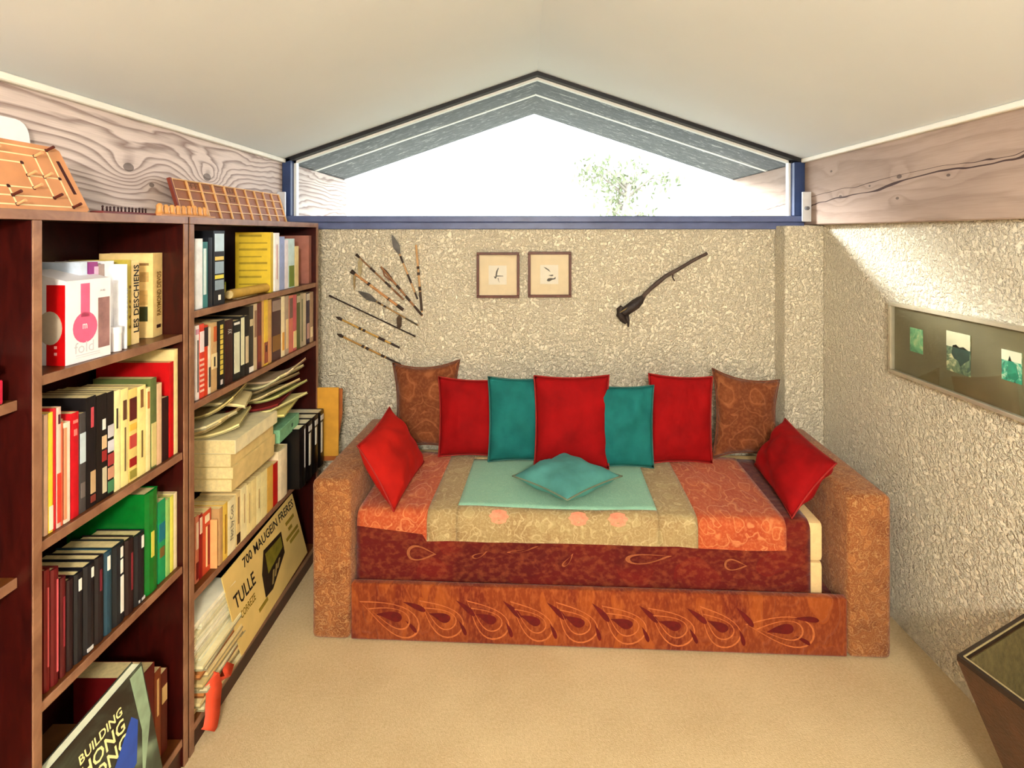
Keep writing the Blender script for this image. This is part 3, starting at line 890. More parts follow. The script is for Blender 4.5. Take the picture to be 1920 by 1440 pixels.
# left half of the divided bookcase: only its right end shows
def lying(label, y0, y1, z, th, d, col, lbl=None, xs=XF - 0.035, name='book', cat='book', group=None):
    "book lying flat with its spine to the room"
    b = thing(name, label, cat, (xs, y0, z), group=group)
    bu = 0.001
    bm = bmesh.new()
    L = y1 - y0
    box(bm, -d, 0, 0, L, 0, 0.0015)
    box(bm, -d, 0, 0, L, th - 0.0015, th)
    box(bm, -0.0015, 0.001, 0, L, 0.0015, th - 0.0015)
    obj('cover', bm, M(col, 0.5, 0.12), b)
    obj('pages', bxm(-d + 0.002, -0.002, 0.001, L - 0.001, 0.0017, th - 0.0017), PAGES, b)
    for a0, a1, z0, z1, c in (lbl or ()):
        obj('spine_label', bxm(0.0005, 0.002, L * a0, L * a1, th * z0, th * z1), M(c, 0.5), b)
    return b
lying('crimson boxed book with white lettering lying at the left edge', 0.86, 1.012, 1.1762, 0.045, 0.13, (186, 30, 60), [(0.52, 0.74, 0.35, 0.75, W), (0.80, 0.94, 0.4, 0.75, W)], group='books lying at the left edge')
lying('white magazine lying on the crimson boxed book', 0.84, 0.985, 1.2222, 0.014, 0.13, (234, 232, 236), group='books lying at the left edge')
lying('pale booklet topmost on the crimson boxed book', 0.86, 1.0, 1.2372, 0.016, 0.12, (226, 206, 190), group='books lying at the left edge')

# far bookcase: top shelf
t1 = row("far bookcase's top shelf", E1, XF - 0.014, IN2, [
    (366, 381, 448, (236, 240, 244), 'tall white book', {'pages': PAGES_W}),
    (381, 391, 454, (56, 120, 122), 'teal book with white lettering', {'bands': [(0.2, 0.9, 0.1, 0.6, (214, 232, 232))]}),
    (392, 400, 446, (20, 24, 34), 'thin black book'),
    (402, 424, 433, (16, 18, 26), 'black box file with pale blue spine panels', {'d': 0.13, 'bands': [(0.72, 0.96, 0.1, 0.9, (196, 220, 236)), (0.60, 0.65, 0.12, 0.88, (226, 200, 110)), (0.42, 0.58, 0.12, 0.88, (150, 172, 190)), (0.35, 0.40, 0.12, 0.88, (226, 214, 80)), (0.20, 0.33, 0.12, 0.88, (140, 160, 176)), (0.06, 0.13, 0.4, 0.6, W)]}),
    (513, 521, 436, (240, 224, 80), 'yellow guide book turned to show its cover', {'d': 0.125, 'yaw': 10, 'hmax': 0.24}),
    (521, 530, 437, (240, 240, 244), 'white slim book with dotted spine', {'bands': [(0.2, 0.8, 0.35, 0.5, (200, 150, 150))]}),
    (530, 540, 444, (150, 166, 214), 'periwinkle blue paperback'),
    (540, 547, 450, (232, 226, 236), 'lilac-white paperback'),
    (547, 559, 448, (196, 222, 226), 'pale aqua paperback with green foot', {'bands': [(0.02, 0.45, 0.1, 0.9, (110, 130, 50))]}),
    (560, 567, 462, (226, 206, 150), 'short cream paperback'),
    (586, 595, 442, (196, 160, 196), 'mauve-spined book with brown portrait cover', {'d': 0.12, 'yaw': 9}),
], 'books standing on the top shelf of the far bookcase', '')
yb = t1[4]
for k in range(8):
    zz = 0.03 + k * 0.026
    obj('cover_text_line', bxm(-0.112, -0.012 - 0.02 * (k % 3 == 1), -0.0008, 0.0003, zz, zz + (0.008 if k % 2 else 0.005)), M((164, 140, 26), 0.6, 0.2), yb)
t1[4].children[0].data.materials[0] = M((214, 184, 40), 0.55, 0.1)
t1[10].children[0].data.materials[0] = M((150, 92, 78), 0.5, 0.15)
obj('cover_portrait', bxm(-0.10, -0.06, -0.0008, 0.0003, 0.10, 0.20), M((70, 40, 30), 0.5, 0.3, 30), t1[10])

def roll():
    t = thing('paper_roll', 'rolled tan paper lying before the yellow guide book', 'roll', (-1.0, 1.80, E1 + 0.019))
    bm = bmesh.new()
    tube(bm, [(0, 0, 0), (0.012, 0.23, 0)], 0.0165, 14, cap=False)
    obj('paper', bm, M((190, 150, 60), 0.7, 0.15), t, True)
    bm = bmesh.new()
    tube(bm, [(0.0, -0.001, 0), (0.012, 0.232, 0)], 0.014, 14)
    obj('core', bm, M((226, 200, 140), 0.8, 0.15), t, True, sharp=40)
roll()
paper_stack('loose leaflets under the tan paper roll', (-1.02, 1.90, E1 + 0.0005), (0.07, 0.16, 0.0016), (0, 0, 0.05), 2, [(226, 210, 150), (180, 150, 120)], 3)
t = thing('card_box', 'tiny yellow-green card box behind the paper roll', 'box', (-1.10, 1.90, E1 + 0.001))
obj('box_body', bxm(-0.02, 0.02, -0.025, 0.025, 0, 0.05, 0.001), M((150, 160, 60), 0.6), t)
obj('box_flap', bxm(0.0202, 0.0212, -0.018, 0.018, 0.012, 0.04), M((226, 206, 110), 0.6), t)

# far bookcase: second shelf, paperbacks then video cases
vid = {'name': 'video_case', 'cat': 'video', 'd': 0.115, 'rough': 0.3}
def V(**k):
    q = dict(vid)
    q.update(k)
    return q
row("far bookcase's second shelf", E2, XF - 0.014, IN2, [
    (366, 374, 611, (234, 226, 226), 'white paperback with black marks', {'bands': [(0.1, 0.8, 0.5, 0.7, (50, 50, 50)), (0.88, 0.95, 0.1, 0.9, (206, 150, 170))]}),
    (374, 384, 608, (214, 66, 46), 'red and white striped paperback', {'bands': [(0.62, 0.9, 0.1, 0.9, (236, 220, 220))] + [(0.08 + 0.07 * k, 0.11 + 0.07 * k, 0.1, 0.9, (236, 190, 170)) for k in range(7)]}),
    (384, 391, 610, (206, 60, 24), 'orange paperback with dark top', {'bands': [(0.7, 0.97, 0.0, 1.0, (40, 30, 34))]}),
    (391, 397, 614, (226, 214, 190), 'narrow white paperback', {'bands': [(0.1, 0.4, 0.2, 0.8, (60, 60, 60))]}),
    (397, 409, 605, (196, 160, 110), 'tan novel with a small standing figure', {'bands': [(0.72, 0.94, 0.4, 0.9, (190, 90, 40)), (0.33, 0.55, 0.1, 0.95, (230, 210, 160)), (0.36, 0.50, 0.4, 0.65, (30, 20, 20))]}),
    (411, 424, 601, (14, 12, 12), 'black novel with stacked yellow letters', {'bands': [(0.20 + 0.075 * k, 0.26 + 0.075 * k, 0.3, 0.7, (214, 190, 80)) for k in range(10)] + [(0.05, 0.12, 0.35, 0.65, (200, 190, 190))]}),
    (424, 440, 600, (50, 16, 12), 'dark brown book leaning in the row', {'lean': 0, 'text': ('XV', 0.78, 0.86, 0.3, 0.8, (200, 196, 190))}),
    (441, 454, 596, (20, 22, 20), 'black folder with wide white label', {'hmax': 0.2, 'bands': [(0.12, 0.80, 0.1, 0.9, (214, 216, 190)), (0.93, 0.97, 0.1, 0.9, W)]}),
    (454, 463, 592, (24, 24, 22), 'black folder with tall white label', {'hmax': 0.21, 'bands': [(0.2, 0.97, 0.15, 0.85, (226, 224, 190))]}),
    (463, 471, 592, (24, 20, 18), 'black folder with short beige label', {'hmax': 0.21, 'bands': [(0.2, 0.65, 0.15, 0.85, (206, 186, 150))]}),
    (471, 480, 574, (40, 34, 28), 'dark video case with white foot', V(bands=[(0.01, 0.09, 0.05, 0.95, W), (0.7, 0.8, 0.2, 0.8, (206, 190, 150))])),
    (480, 487, 570, (196, 176, 140), 'cream video case', V(bands=[(0.5, 0.9, 0.2, 0.8, (140, 110, 90))])),
    (487, 496, 568, (96, 34, 34), 'maroon video case', V(bands=[(0.1, 0.5, 0.2, 0.8, (140, 70, 50))])),
    (496, 500, 564, (196, 150, 90), 'narrow tan video case', V()),
    (500, 508, 562, (226, 190, 60), 'yellow video case', V(bands=[(0.03, 0.35, 0.05, 0.95, (150, 80, 60)), (0.2, 0.3, 0.3, 0.7, (70, 30, 30))])),
    (508, 515, 562, (196, 150, 80), 'ochre video case', V(bands=[(0.03, 0.4, 0.1, 0.9, (206, 150, 100))])),
    (515, 533, 560, (66, 30, 34), 'wide plum box set', V(bands=[(0.80, 0.97, 0.08, 0.92, (150, 130, 120)), (0.15, 0.4, 0.1, 0.9, (140, 100, 50))])),
    (534, 540, 556, (236, 220, 180), 'ivory video case', V(bands=[(0.1, 0.4, 0.2, 0.8, (220, 160, 70))])),
    (540, 548, 555, (170, 150, 130), 'grey-beige video case', V(bands=[(0.1, 0.6, 0.3, 0.8, (226, 200, 150))])),
    (548, 556, 554, (200, 110, 90), 'salmon video case', V(bands=[(0.6, 0.95, 0.1, 0.9, (120, 90, 80))])),
    (556, 563, 553, (190, 80, 90), 'rose video case', V(bands=[(0.05, 0.35, 0.1, 0.9, (230, 210, 150))])),
    (563, 570, 552, (84, 90, 40), 'olive green video case', V(bands=[(0.85, 0.97, 0.1, 0.9, (190, 180, 150))])),
    (570, 576, 551, (170, 156, 130), 'stone-coloured video case', V(bands=[(0.1, 0.9, 0.4, 0.6, (90, 100, 70))])),
    (576, 581, 550, (196, 180, 150), 'pale video case', V()),
    (581, 588, 549, (40, 18, 50), 'dark violet video case', V(bands=[(0.85, 0.98, 0.1, 0.9, (206, 196, 180)), (0.1, 0.4, 0.2, 0.8, (190, 150, 140))])),
    (588, 595, 548, (170, 140, 110), 'tan video case against the side panel', V(bands=[(0.1, 0.3, 0.2, 0.8, (240, 220, 180))])),
], 'books and videos on the second shelf of the far bookcase', '')

# far bookcase: third compartment, a standing row with heaps lying on top of it
def tx(s_, z0, z1, c=(40, 40, 40)): return (s_, z0, z1, 0.2, 0.75, c)
r3 = row("far bookcase's third shelf", E3, XF - 0.006, IN2, [
    (366, 373, 962, (206, 120, 90), 'pink and red comic', {'back': 0.02, 'hmax': 0.20, 'bands': [(0.5, 0.9, 0.2, 0.8, (232, 206, 180)), (0.05, 0.3, 0.2, 0.8, (120, 20, 20))]}),
    (373, 380, 962, (140, 20, 20), 'dark red comic', {'back': 0.02, 'hmax': 0.195, 'bands': [(0.7, 0.95, 0.2, 0.8, (230, 200, 170))]}),
    (380, 396, 958, (196, 70, 40), 'fat orange-red paperback with cream emblem', {'back': 0.02, 'hmax': 0.205, 'bands': [(0.82, 0.94, 0.25, 0.75, (240, 220, 180)), (0.1, 0.75, 0.35, 0.5, (240, 206, 150)), (0.1, 0.75, 0.62, 0.75, (120, 20, 20))]}),
    (399, 408, 975, (232, 170, 110), 'thin peach paperback', {'hmax': 0.19}),
    (411, 418, 952, (190, 150, 100), 'brownish paperback', {'hmax': 0.19}),
    (418, 427, 944, (226, 190, 80), 'mustard paperback', {'hmax': 0.2, 'bands': [(0.1, 0.8, 0.3, 0.6, (160, 120, 40))]}),
    (427, 442, 935, (236, 226, 180), 'white paperback with black handwritten title', {'hmax': 0.2, 'text': tx('Not by Coca', 0.25, 0.88)}),
    (443, 451, 922, (226, 200, 140), 'cream paperback with dark foot', {'hmax': 0.21, 'bands': [(0.03, 0.22, 0.1, 0.9, (50, 30, 20)), (0.4, 0.9, 0.3, 0.6, (150, 120, 80))]}),
    (451, 463, 912, (240, 228, 176), 'broad ivory paperback', {'hmax': 0.21, 'bands': [(0.3, 0.85, 0.5, 0.6, (180, 150, 100))]}),
    (463, 472, 906, (240, 224, 160), 'plain ivory paperback', {'hmax': 0.212, 'bands': [(0.2, 0.8, 0.4, 0.5, (170, 140, 90))]}),
    (472, 481, 898, (236, 216, 150), 'buttery yellow paperback', {'hmax': 0.212}),
    (481, 490, 890, (240, 228, 170), 'light cream paperback', {'hmax': 0.214, 'bands': [(0.3, 0.7, 0.4, 0.55, (160, 130, 80))]}),
    (490, 501, 882, (236, 222, 160), 'pale straw paperback', {'hmax': 0.214}),
    (501, 512, 874, (224, 176, 80), 'golden yellow paperback', {'hmax': 0.214}),
    (512, 521, 868, (186, 24, 20), 'scarlet paperback', {'hmax': 0.214}),
    (521, 539, 840, (238, 220, 184), 'large white hardback', {'hmax': 0.235, 'hard': True, 'd': 0.18}),
], 'books standing on the third shelf of the far bookcase', '')
for k in range(4):
    y0 = 2.178 + k * 0.066
    bd = book('black ring binder, %s from left beside the large white hardback' % ORD[k], 0.062, 0.245, 0.21, (12, 12, 14), 'black ring binders on the third shelf', PAGES_W, True, [(0.25 if k != 2 else 0.5, 0.8, 0.3, 0.55, (224, 222, 210)), (0.84, 0.93, 0.25, 0.75, (200, 200, 196))] if k else [(0.3, 0.95, 0.6, 0.72, (200, 200, 200))], 0.3, 'ring_binder', 'binder')
    bd.location = (XF + 0.035, y0, E3 + 0.001)

# thick catalogues lying on the left part of that row
z = E3 + 0.2085
for th, c, la, dx in ((0.040, (206, 170, 120), 'thick catalogue at the bottom of the pile', 0.0), (0.038, (190, 160, 90), 'thick catalogue, second in the pile', 0.004), (0.042, (196, 158, 84), 'thick catalogue, third in the pile', -0.003), (0.045, (200, 168, 100), 'thick white-spined catalogue topping the pile', 0.012)):
    top = 'topping' in la
    lying(la + ' on the far bookcase', 1.73, 2.02, z, th, 0.22, (226, 216, 176) if top else (214, 190, 130), None, XF + 0.005 + dx, 'catalogue', 'catalogue', 'catalogues lying in a pile')
    z += th + 0.0008
zc = z
for i, (y, L, bend, c, la, yaw) in enumerate(((1.83, 0.20, 0.03, (226, 214, 150), 'cream magazine curling on the catalogue pile', 0.3), (1.76, 0.16, 0.045, (214, 190, 130), 'tan magazine bent upward on the catalogue pile', 0.1), (1.72, 0.15, 0.02, (236, 226, 176), 'ivory magazine above the bent tan one', -0.1), (1.80, 0.17, 0.06, (196, 176, 110), 'dog-eared brown magazine near the catalogues\' top', 0.25), (1.85, 0.17, -0.02, (232, 216, 160), 'pale drooping magazine topmost over the catalogues', 0.35))):
    t = thing('magazine', la, 'magazine', (-1.07, y, zc + 0.001), (0, 0, yaw), group='curled magazines on the catalogue pile')
    obj('back_cover', slab(0.20, L, 0.0035, bend), M(tuple(int(v * 0.75) for v in c), 0.6, 0.2, 20), t)
    o = obj('front_pages', slab(0.196, L * 0.98, 0.0065, bend), M(c, 0.7, 0.12, 30), t)
    o.location.z = 0.0038
    zc += 0.0145 + max(0, bend) * 0.25

# cassettes and a green box behind, magazines heaped on them
zz = E3 + 0.2365
cs = [(206, 180, 110), (60, 40, 30), (226, 206, 150), (40, 30, 26), (190, 60, 50), (214, 196, 150), (50, 44, 40), (200, 170, 100), (90, 60, 40), (226, 214, 176), (30, 26, 26)]
for k in range(11):
    th = 0.0185
    b = book('%s audio cassette, %s from left in the row under the magazines' % ({0: 'ochre', 1: 'brown', 2: 'cream', 3: 'black', 4: 'red', 5: 'beige', 6: 'charcoal', 7: 'mustard', 8: 'umber', 9: 'ivory', 10: 'inky'}[k], ORD[k]), th, 0.108, 0.07, cs[k], 'audio cassettes above the book row', PAGES_W, False, [(0.2, 0.8, 0.3, 0.7, (230, 220, 190) if k % 2 else (80, 60, 40))], 0.3, 'cassette', 'cassette')
    b.location = (-1.03, 2.03 + k * 0.0192, zz)
t = thing('card_box', 'mint green flat card box lying on the ring binders', 'box', (-0.95, 2.15, E3 + 0.2375), (0, 0, 0.06))
obj('box_body', bxm(-0.065, 0.0, -0.10, 0.105, 0, 0.052, 0.002), M((120, 176, 136), 0.6, 0.2, 40), t)
obj('box_label', bxm(0.0002, 0.001, 0.02, 0.035, 0.02, 0.035), M((60, 100, 80), 0.6), t)
zm = zz + 0.109
for i, (y, dx, bend, c, la, L) in enumerate(((2.14, 0.0, 0.0, (226, 214, 130), 'yellow magazine lowest on the cassettes', 0.25), (2.13, 0.01, 0.015, (236, 226, 160), 'cream magazine, second in the heap on the cassettes', 0.24), (2.11, -0.005, 0.02, (120, 20, 20), 'dark red magazine in the heap on the cassettes', 0.24), (2.15, 0.012, 0.03, (206, 206, 130), 'yellow-green magazine in the heap on the cassettes', 0.22), (2.10, 0.0, 0.035, (226, 206, 150), 'tan magazine in the heap on the cassettes', 0.22), (2.13, -0.01, 0.04, (150, 130, 90), 'brown magazine in the heap on the cassettes', 0.2), (2.15, 0.005, 0.05, (232, 224, 170), 'ivory magazine, second from top on the cassettes', 0.19), (2.17, 0.02, 0.055, (226, 200, 160), 'beige magazine topping the heap on the cassettes', 0.17))):
    t = thing('magazine', la, 'magazine', (-1.035 + dx, y, zm), (0, 0, R.uniform(-0.2, 0.2)), group='magazines heaped on the cassettes')
    obj('back_cover', slab(0.19, L, 0.003, bend), M(tuple(int(v * 0.7) for v in c), 0.6, 0.2, 20), t)
    o = obj('front_pages', slab(0.186, L * 0.98, 0.006, bend), M(c, 0.7, 0.12, 30), t)
    o.location.z = 0.0033
    zm += 0.0118 + 0.004

# folders sticking out at the far end of that shelf
def folder(label, pts, N, col, name='folder'):
    pts = [Vector(p) for p in pts]
    o0 = pts[0]
    t = thing(name, label, 'folder', o0)
    bm = bmesh.new()
    ext(bm, [p - o0 for p in pts], Vector(N))
    obj('card', bm, M(col, 0.7, 0.15, 12), t)
    c = sum(pts, Vector()) / len(pts) - o0
    bm = bmesh.new()
    ext(bm, [c + (p - o0 - c) * 0.96 + Vector(N) * 1.05 for p in pts], Vector(N) * 0.6)
    obj('papers', bm, PAGES_W, t)
yF = 2.395
folder('ochre card folder sticking out of the far bookcase end', [(-1.12, 2.452, E3 + 0.02), (-0.862, 2.46, E3 + 0.02), (-0.862, 2.462, E3 + 0.335), (-1.12, 2.452, E3 + 0.335)], (0, 0.004, 0), (206, 150, 50))
folder('brown card folder poking out past the ochre one', [(-1.06, 2.474, 0.44), (-0.885, 2.486, 0.44), (-0.853, 2.486, 0.66), (-0.853, 2.486, 0.775), (-1.06, 2.474, 0.775)], (0, 0.004, 0), (160, 88, 36))

# far bookcase: bottom compartment
zb = E4 + 0.001
cols = [(232, 222, 176), (214, 190, 130), (226, 206, 150), (200, 130, 70), (236, 228, 186)]
for i in range(11):
    L = R.uniform(0.20, 0.26)
    c = cols[i % 5]
    la = '%s magazine, %s from the bottom of the lowest paper pile' % (['cream', 'tan', 'beige', 'rusty orange', 'ivory'][i % 5], ORD[i])
    t = thing('magazine', la, 'magazine', (-1.055 + R.uniform(-0.012, 0.012), 1.69 + R.uniform(-0.012, 0.012), zb), (0, 0, R.uniform(-0.07, 0.07)), group='magazines lying in the lowest paper pile')
    obj('back_cover', slab(0.20, L, 0.004, 0.0), M(tuple(int(v * 0.7) for v in c), 0.6, 0.2, 20), t)
    o = obj('front_pages', slab(0.196, L * 0.98, 0.0088, 0.0), M(c, 0.7, 0.12, 30), t)
    o.location.z = 0.0042
    zb += 0.0135
for i in range(8):
    L = R.uniform(0.20, 0.225)
    c = [(240, 236, 206), (226, 220, 180), (236, 232, 200), (244, 240, 214)][i % 4]
    t = thing('newspaper', '%s folded newspaper, %s from the bottom of the upper heap' % (['white', 'greyish', 'pale', 'bright white'][i % 4], ORD[i]), 'newspaper', (-1.083 + i * 0.001, 1.675 + R.uniform(-0.02, 0.02), zb), (0, 0.05, R.uniform(-0.06, 0.06)), group='newspapers in the upper heap')
    obj('outer_sheet', slab(0.22, L, 0.006, 0.0), M(tuple(int(v * 0.92) for v in c), 0.8, 0.1, 30), t)
    o = obj('inner_sheets', slab(0.214, L * 0.97, 0.009, 0.0), M(c, 0.8, 0.08, 30), t)
    o.location.z = 0.0063
    zb += 0.0168

def ribbon():
    t = thing('ribbon', 'coral red ribbon curling down from the lowest paper pile', 'ribbon', (-0.955, 1.612, 0.0))
    RB = M((226, 80, 50), 0.5, 0.1)
    for nm, pts, wd in (('tail', [(-0.03, -0.01, 0.165), (0.006, 0.0, 0.15), (0.012, 0.004, 0.115), (0.010, 0.002, 0.085), (0.016, -0.012, 0.055), (0.020, -0.03, 0.035), (0.016, -0.036, 0.030)], 0.020),
                        ('loop', [(-0.02, -0.012, 0.16), (0.004, 0.01, 0.135), (0.010, 0.04, 0.115), (0.012, 0.07, 0.112), (0.008, 0.095, 0.125)], 0.010)):
        bm = bmesh.new()
        rows = []
        for i, p in enumerate(pts):
            p = Vector(p)
            d = Vector(pts[min(i + 1, len(pts) - 1)]) - Vector(pts[max(0, i - 1)])
            s_ = d.cross(Vector((1, 0, 0))).normalized() * wd
            s_ = s_ + Vector((0.012 if s_.y > 0 else -0.012, 0, 0))
            rows.append([bm.verts.new(p - s_), bm.verts.new(p + s_), bm.verts.new(p + s_ + Vector((0.0012, 0, 0))), bm.verts.new(p - s_ + Vector((0.0012, 0, 0)))])
        for a, b in zip(rows, rows[1:]):
            for k in range(4):
                bm.faces.new((a[k], a[(k + 1) % 4], b[(k + 1) % 4], b[k]))
        bm.faces.new(rows[0]); bm.faces.new(rows[-1][::-1])
        obj(nm, bm, RB, t, True)
ribbon()

def poster():
    a, b = Vector((-0.957, 1.775, 0.100)), Vector((-0.957, 2.33, 0.100))
    x_t = -1.02
    a, b, c, d = Vector((-0.952, 1.79, 0.078)), Vector((-0.952, 2.33, 0.105)), Vector((-0.968, 2.215, 0.418)), Vector((-0.968, 1.70, 0.40))
    o0 = a.copy()
    t = thing('advertising_card', 'yellowed accordion advertising card leaning in the bottom compartment', 'poster', o0)
    q = [p - o0 for p in (a, b, c, d)]
    N = (q[1] - q[0]).cross(q[3] - q[0]).normalized()
    if N.x < 0: N = -N
    bm = bmesh.new()
    ext(bm, q, N * -0.003)
    obj('card', bm, M((222, 194, 120), 0.7, 0.12, 6), t)
    def at(u, v):
        return q[0].lerp(q[1], u).lerp(q[3].lerp(q[2], u), v) + N * 0.0008
    def tt(s_, u, v, du, dv, m):
        O = at(u, v)
        text('lettering', s_, O, at(u + du, v) - O, at(u, v + dv) - O, m, t)
    tt('700 MAUGEIN FRERES', 0.22, 0.83, 0.75, 0.12, INK)
    tt('TULLE', 0.05, 0.52, 0.25, 0.17, INK)
    tt('CORREZE', 0.08, 0.36, 0.18, 0.09, M((130, 110, 30), 0.7))
    GO = M((150, 128, 40), 0.7)
    for u, v, du in ((0.80, 0.70, 0.14), (0.82, 0.60, 0.06), (0.76, 0.50, 0.2), (0.8, 0.42, 0.16), (0.26, 0.16, 0.12)):
        bm = bmesh.new()
        ext(bm, [at(u, v), at(u + du, v), at(u + du, v + 0.05), at(u, v + 0.05)], N * 0.0004)
        obj('printed_line', bm, GO, t)
    def shape(nm, uv, c, lift):
        bm = bmesh.new()
        ext(bm, [at(u, v) + N * lift for u, v in uv], N * 0.0004)
        obj(nm, bm, M(c, 0.6, 0.25, 40), t)
    shape('accordion_picture', [(0.36, 0.22), (0.46, 0.20), (0.70, 0.42), (0.72, 0.72), (0.46, 0.76), (0.38, 0.52)], (40, 26, 14), 0.0)
    shape('accordion_bellows', [(0.45, 0.44), (0.69, 0.52), (0.70, 0.67), (0.47, 0.70)], (120, 112, 34), 0.0005)
    for k in range(3):
        shape('accordion_key_row', [(0.46 + 0.05 * k, 0.26 + 0.05 * k), (0.48 + 0.05 * k, 0.25 + 0.05 * k), (0.53 + 0.05 * k, 0.40 + 0.02 * k), (0.51 + 0.05 * k, 0.41 + 0.02 * k)], (150, 130, 80), 0.0005)
poster()

# ------------------------------------------------------------------ on top of the bookcases
def morris():
    O = Vector((-1.02, 0.90, TOP + 0.0008))
    t = thing('game_board', 'tan wooden nine men\'s morris board leaning on the bookcase top', 'board game', O)
    L, H = 0.352, 0.168
    up = Vector((-0.075, 0, 0.156)).normalized()
    al = Vector((0, 1, 0))
    N = al.cross(up)
    if N.x < 0: N = -N
    def at(u, v, n=0.0): return al * (u * L) + up * (v * H) + N * n
    bm = bmesh.new()
    ext(bm, [at(0, 0), at(0.965, 0), at(1, 0.05), at(0.985, 0.95), at(0.95, 1), at(0, 1)], N * -0.014)
    bd = obj('board', bm, M((204, 142, 96), 0.55, 0.12, 14), t)
    def line(a, b, wd=0.0016):
        a, b = at(*a), at(*b)
        s_ = (b - a).normalized().cross(N) * wd
        bm = bmesh.new()
        ext(bm, [a - s_, b - s_, b + s_, a + s_], N * 0.0006)
        obj('inlay_line', bm, CREAM_INLAY, bd)
    HOLE = M((60, 14, 10), 0.8)
    PEG, PEG2 = M((226, 170, 120), 0.5), M((84, 30, 20), 0.5)
    pts = set()
    cu, cv = 0.50, 0.5
    for k in (0.38, 0.27, 0.16):
        s_ = k * 1.12
        lo, hi, b_, tp = cu - k, cu + k, cv - s_, cv + s_
        for a, b in (((lo, b_), (hi, b_)), ((hi, b_), (hi, tp)), ((hi, tp), (lo, tp)), ((lo, tp), (lo, b_))):
            line(a, b)
        pts |= {(lo, b_), (hi, b_), (hi, tp), (lo, tp), (cu, b_), (cu, tp), (lo, cv), (hi, cv)}
    for a, b in (((cu, cv - 0.43), (cu, cv - 0.18)), ((cu, cv + 0.18), (cu, cv + 0.43)), ((cu - 0.38, cv), (cu - 0.16, cv)), ((cu + 0.16, cv), (cu + 0.38, cv))):
        line(a, b)
    rr = random.Random(2)
    for p in sorted(pts):
        bm = bmesh.new()
        tube(bm, [at(*p, 0.0002), at(*p, 0.0010)], 0.0042, 8)
        obj('hole', bm, HOLE, bd)
        if rr.random() < 0.55:
            bm = bmesh.new()
            tube(bm, [at(*p, 0.001), at(*p, 0.020)], [0.0026, 0.0034], 8)
            obj('peg', bm, PEG if rr.random() < 0.5 else PEG2, bd, True, sharp=50)
    bm = bmesh.new()
    a, b = at(0.945, 0.28), at(0.93, 0.78)
    s_ = (b - a).normalized().cross(N) * 0.0042
    ext(bm, [a - s_, b - s_, b + s_, a + s_], N * 0.0006)
    obj('slot', bm, HOLE, bd)
morris()

def plaque():
    t = thing('plaque', 'white rounded plastic plate with slits behind the morris board', 'plate', (-1.16, 0.96, TOP + 0.0008))
    L, H, r = 0.315, 0.22, 0.03
    pts = [(0, 0), (L, 0), (L, H - r)] + [(L - r + r * math.cos(a), H - r + r * math.sin(a)) for a in (PI / 8, PI / 4, 3 * PI / 8, PI / 2)] + [(0, H)]
    lean = 0.14
    bm = bmesh.new()
    ext(bm, [Vector((-v * lean, u, v)) for u, v in pts], Vector((-0.006, 0, 0)))
    pl = obj('plate', bm, M((238, 240, 244), 0.35, 0.03), t)
    def mark(nm, pp, c):
        bm = bmesh.new()
        ext(bm, [Vector((-v * lean + 0.0002, u, v)) for u, v in pp], Vector((0.0008, 0, 0)))
        obj(nm, bm, M(c, 0.5), pl)
    mark('slit', [(0.186, 0.115), (0.196, 0.115), (0.206, 0.150), (0.194, 0.150)], (130, 146, 170))
    mark('slit', [(0.238, 0.105), (0.262, 0.105), (0.262, 0.140), (0.246, 0.145)], (150, 146, 160))
    mark('screw_hole', [(0.205 + 0.005 * math.cos(k * PI / 4), 0.196 + 0.005 * math.sin(k * PI / 4)) for k in range(8)], (20, 20, 24))
plaque()

def peg_row(label, y0, n, step, x, base_c, peg_c, r0, h, head, name, cat):
    t = thing(name, label, cat, (x, y0, TOP + 0.0008))
    obj('base', bxm(-0.018, 0.018, -0.02, n * step + 0.008, 0, 0.008, 0.002), M(base_c, 0.5, 0.15), t)
    for k in range(n):
        bm = bmesh.new()
        y = k * step + R.uniform(-0.001, 0.001)
        z1 = 0.008 + h * R.uniform(0.9, 1.05)
        tube(bm, [(0, y, 0.0075), (0, y, z1 - head * 2), (0, y, z1 - head * 1.6), (0, y, z1 - head * 0.7), (0, y, z1)], [r0, r0 * 0.8, head * 0.9, head, head * 0.35], 8)
        obj('peg', bm, M(peg_c, 0.45, 0.1), t, True)
peg_row('tiny dark peg game with a row of black pegs', 1.325, 13, 0.0125, -1.05, (110, 44, 44), (50, 24, 26), 0.0024, 0.014, 0.0028, 'peg_game', 'game')
peg_row('honey-coloured wooden game with round-headed skittles', 1.51, 9, 0.0262, -1.035, (200, 140, 90), (214, 152, 86), 0.0115, 0.030, 0.0095, 'skittle_game', 'game')

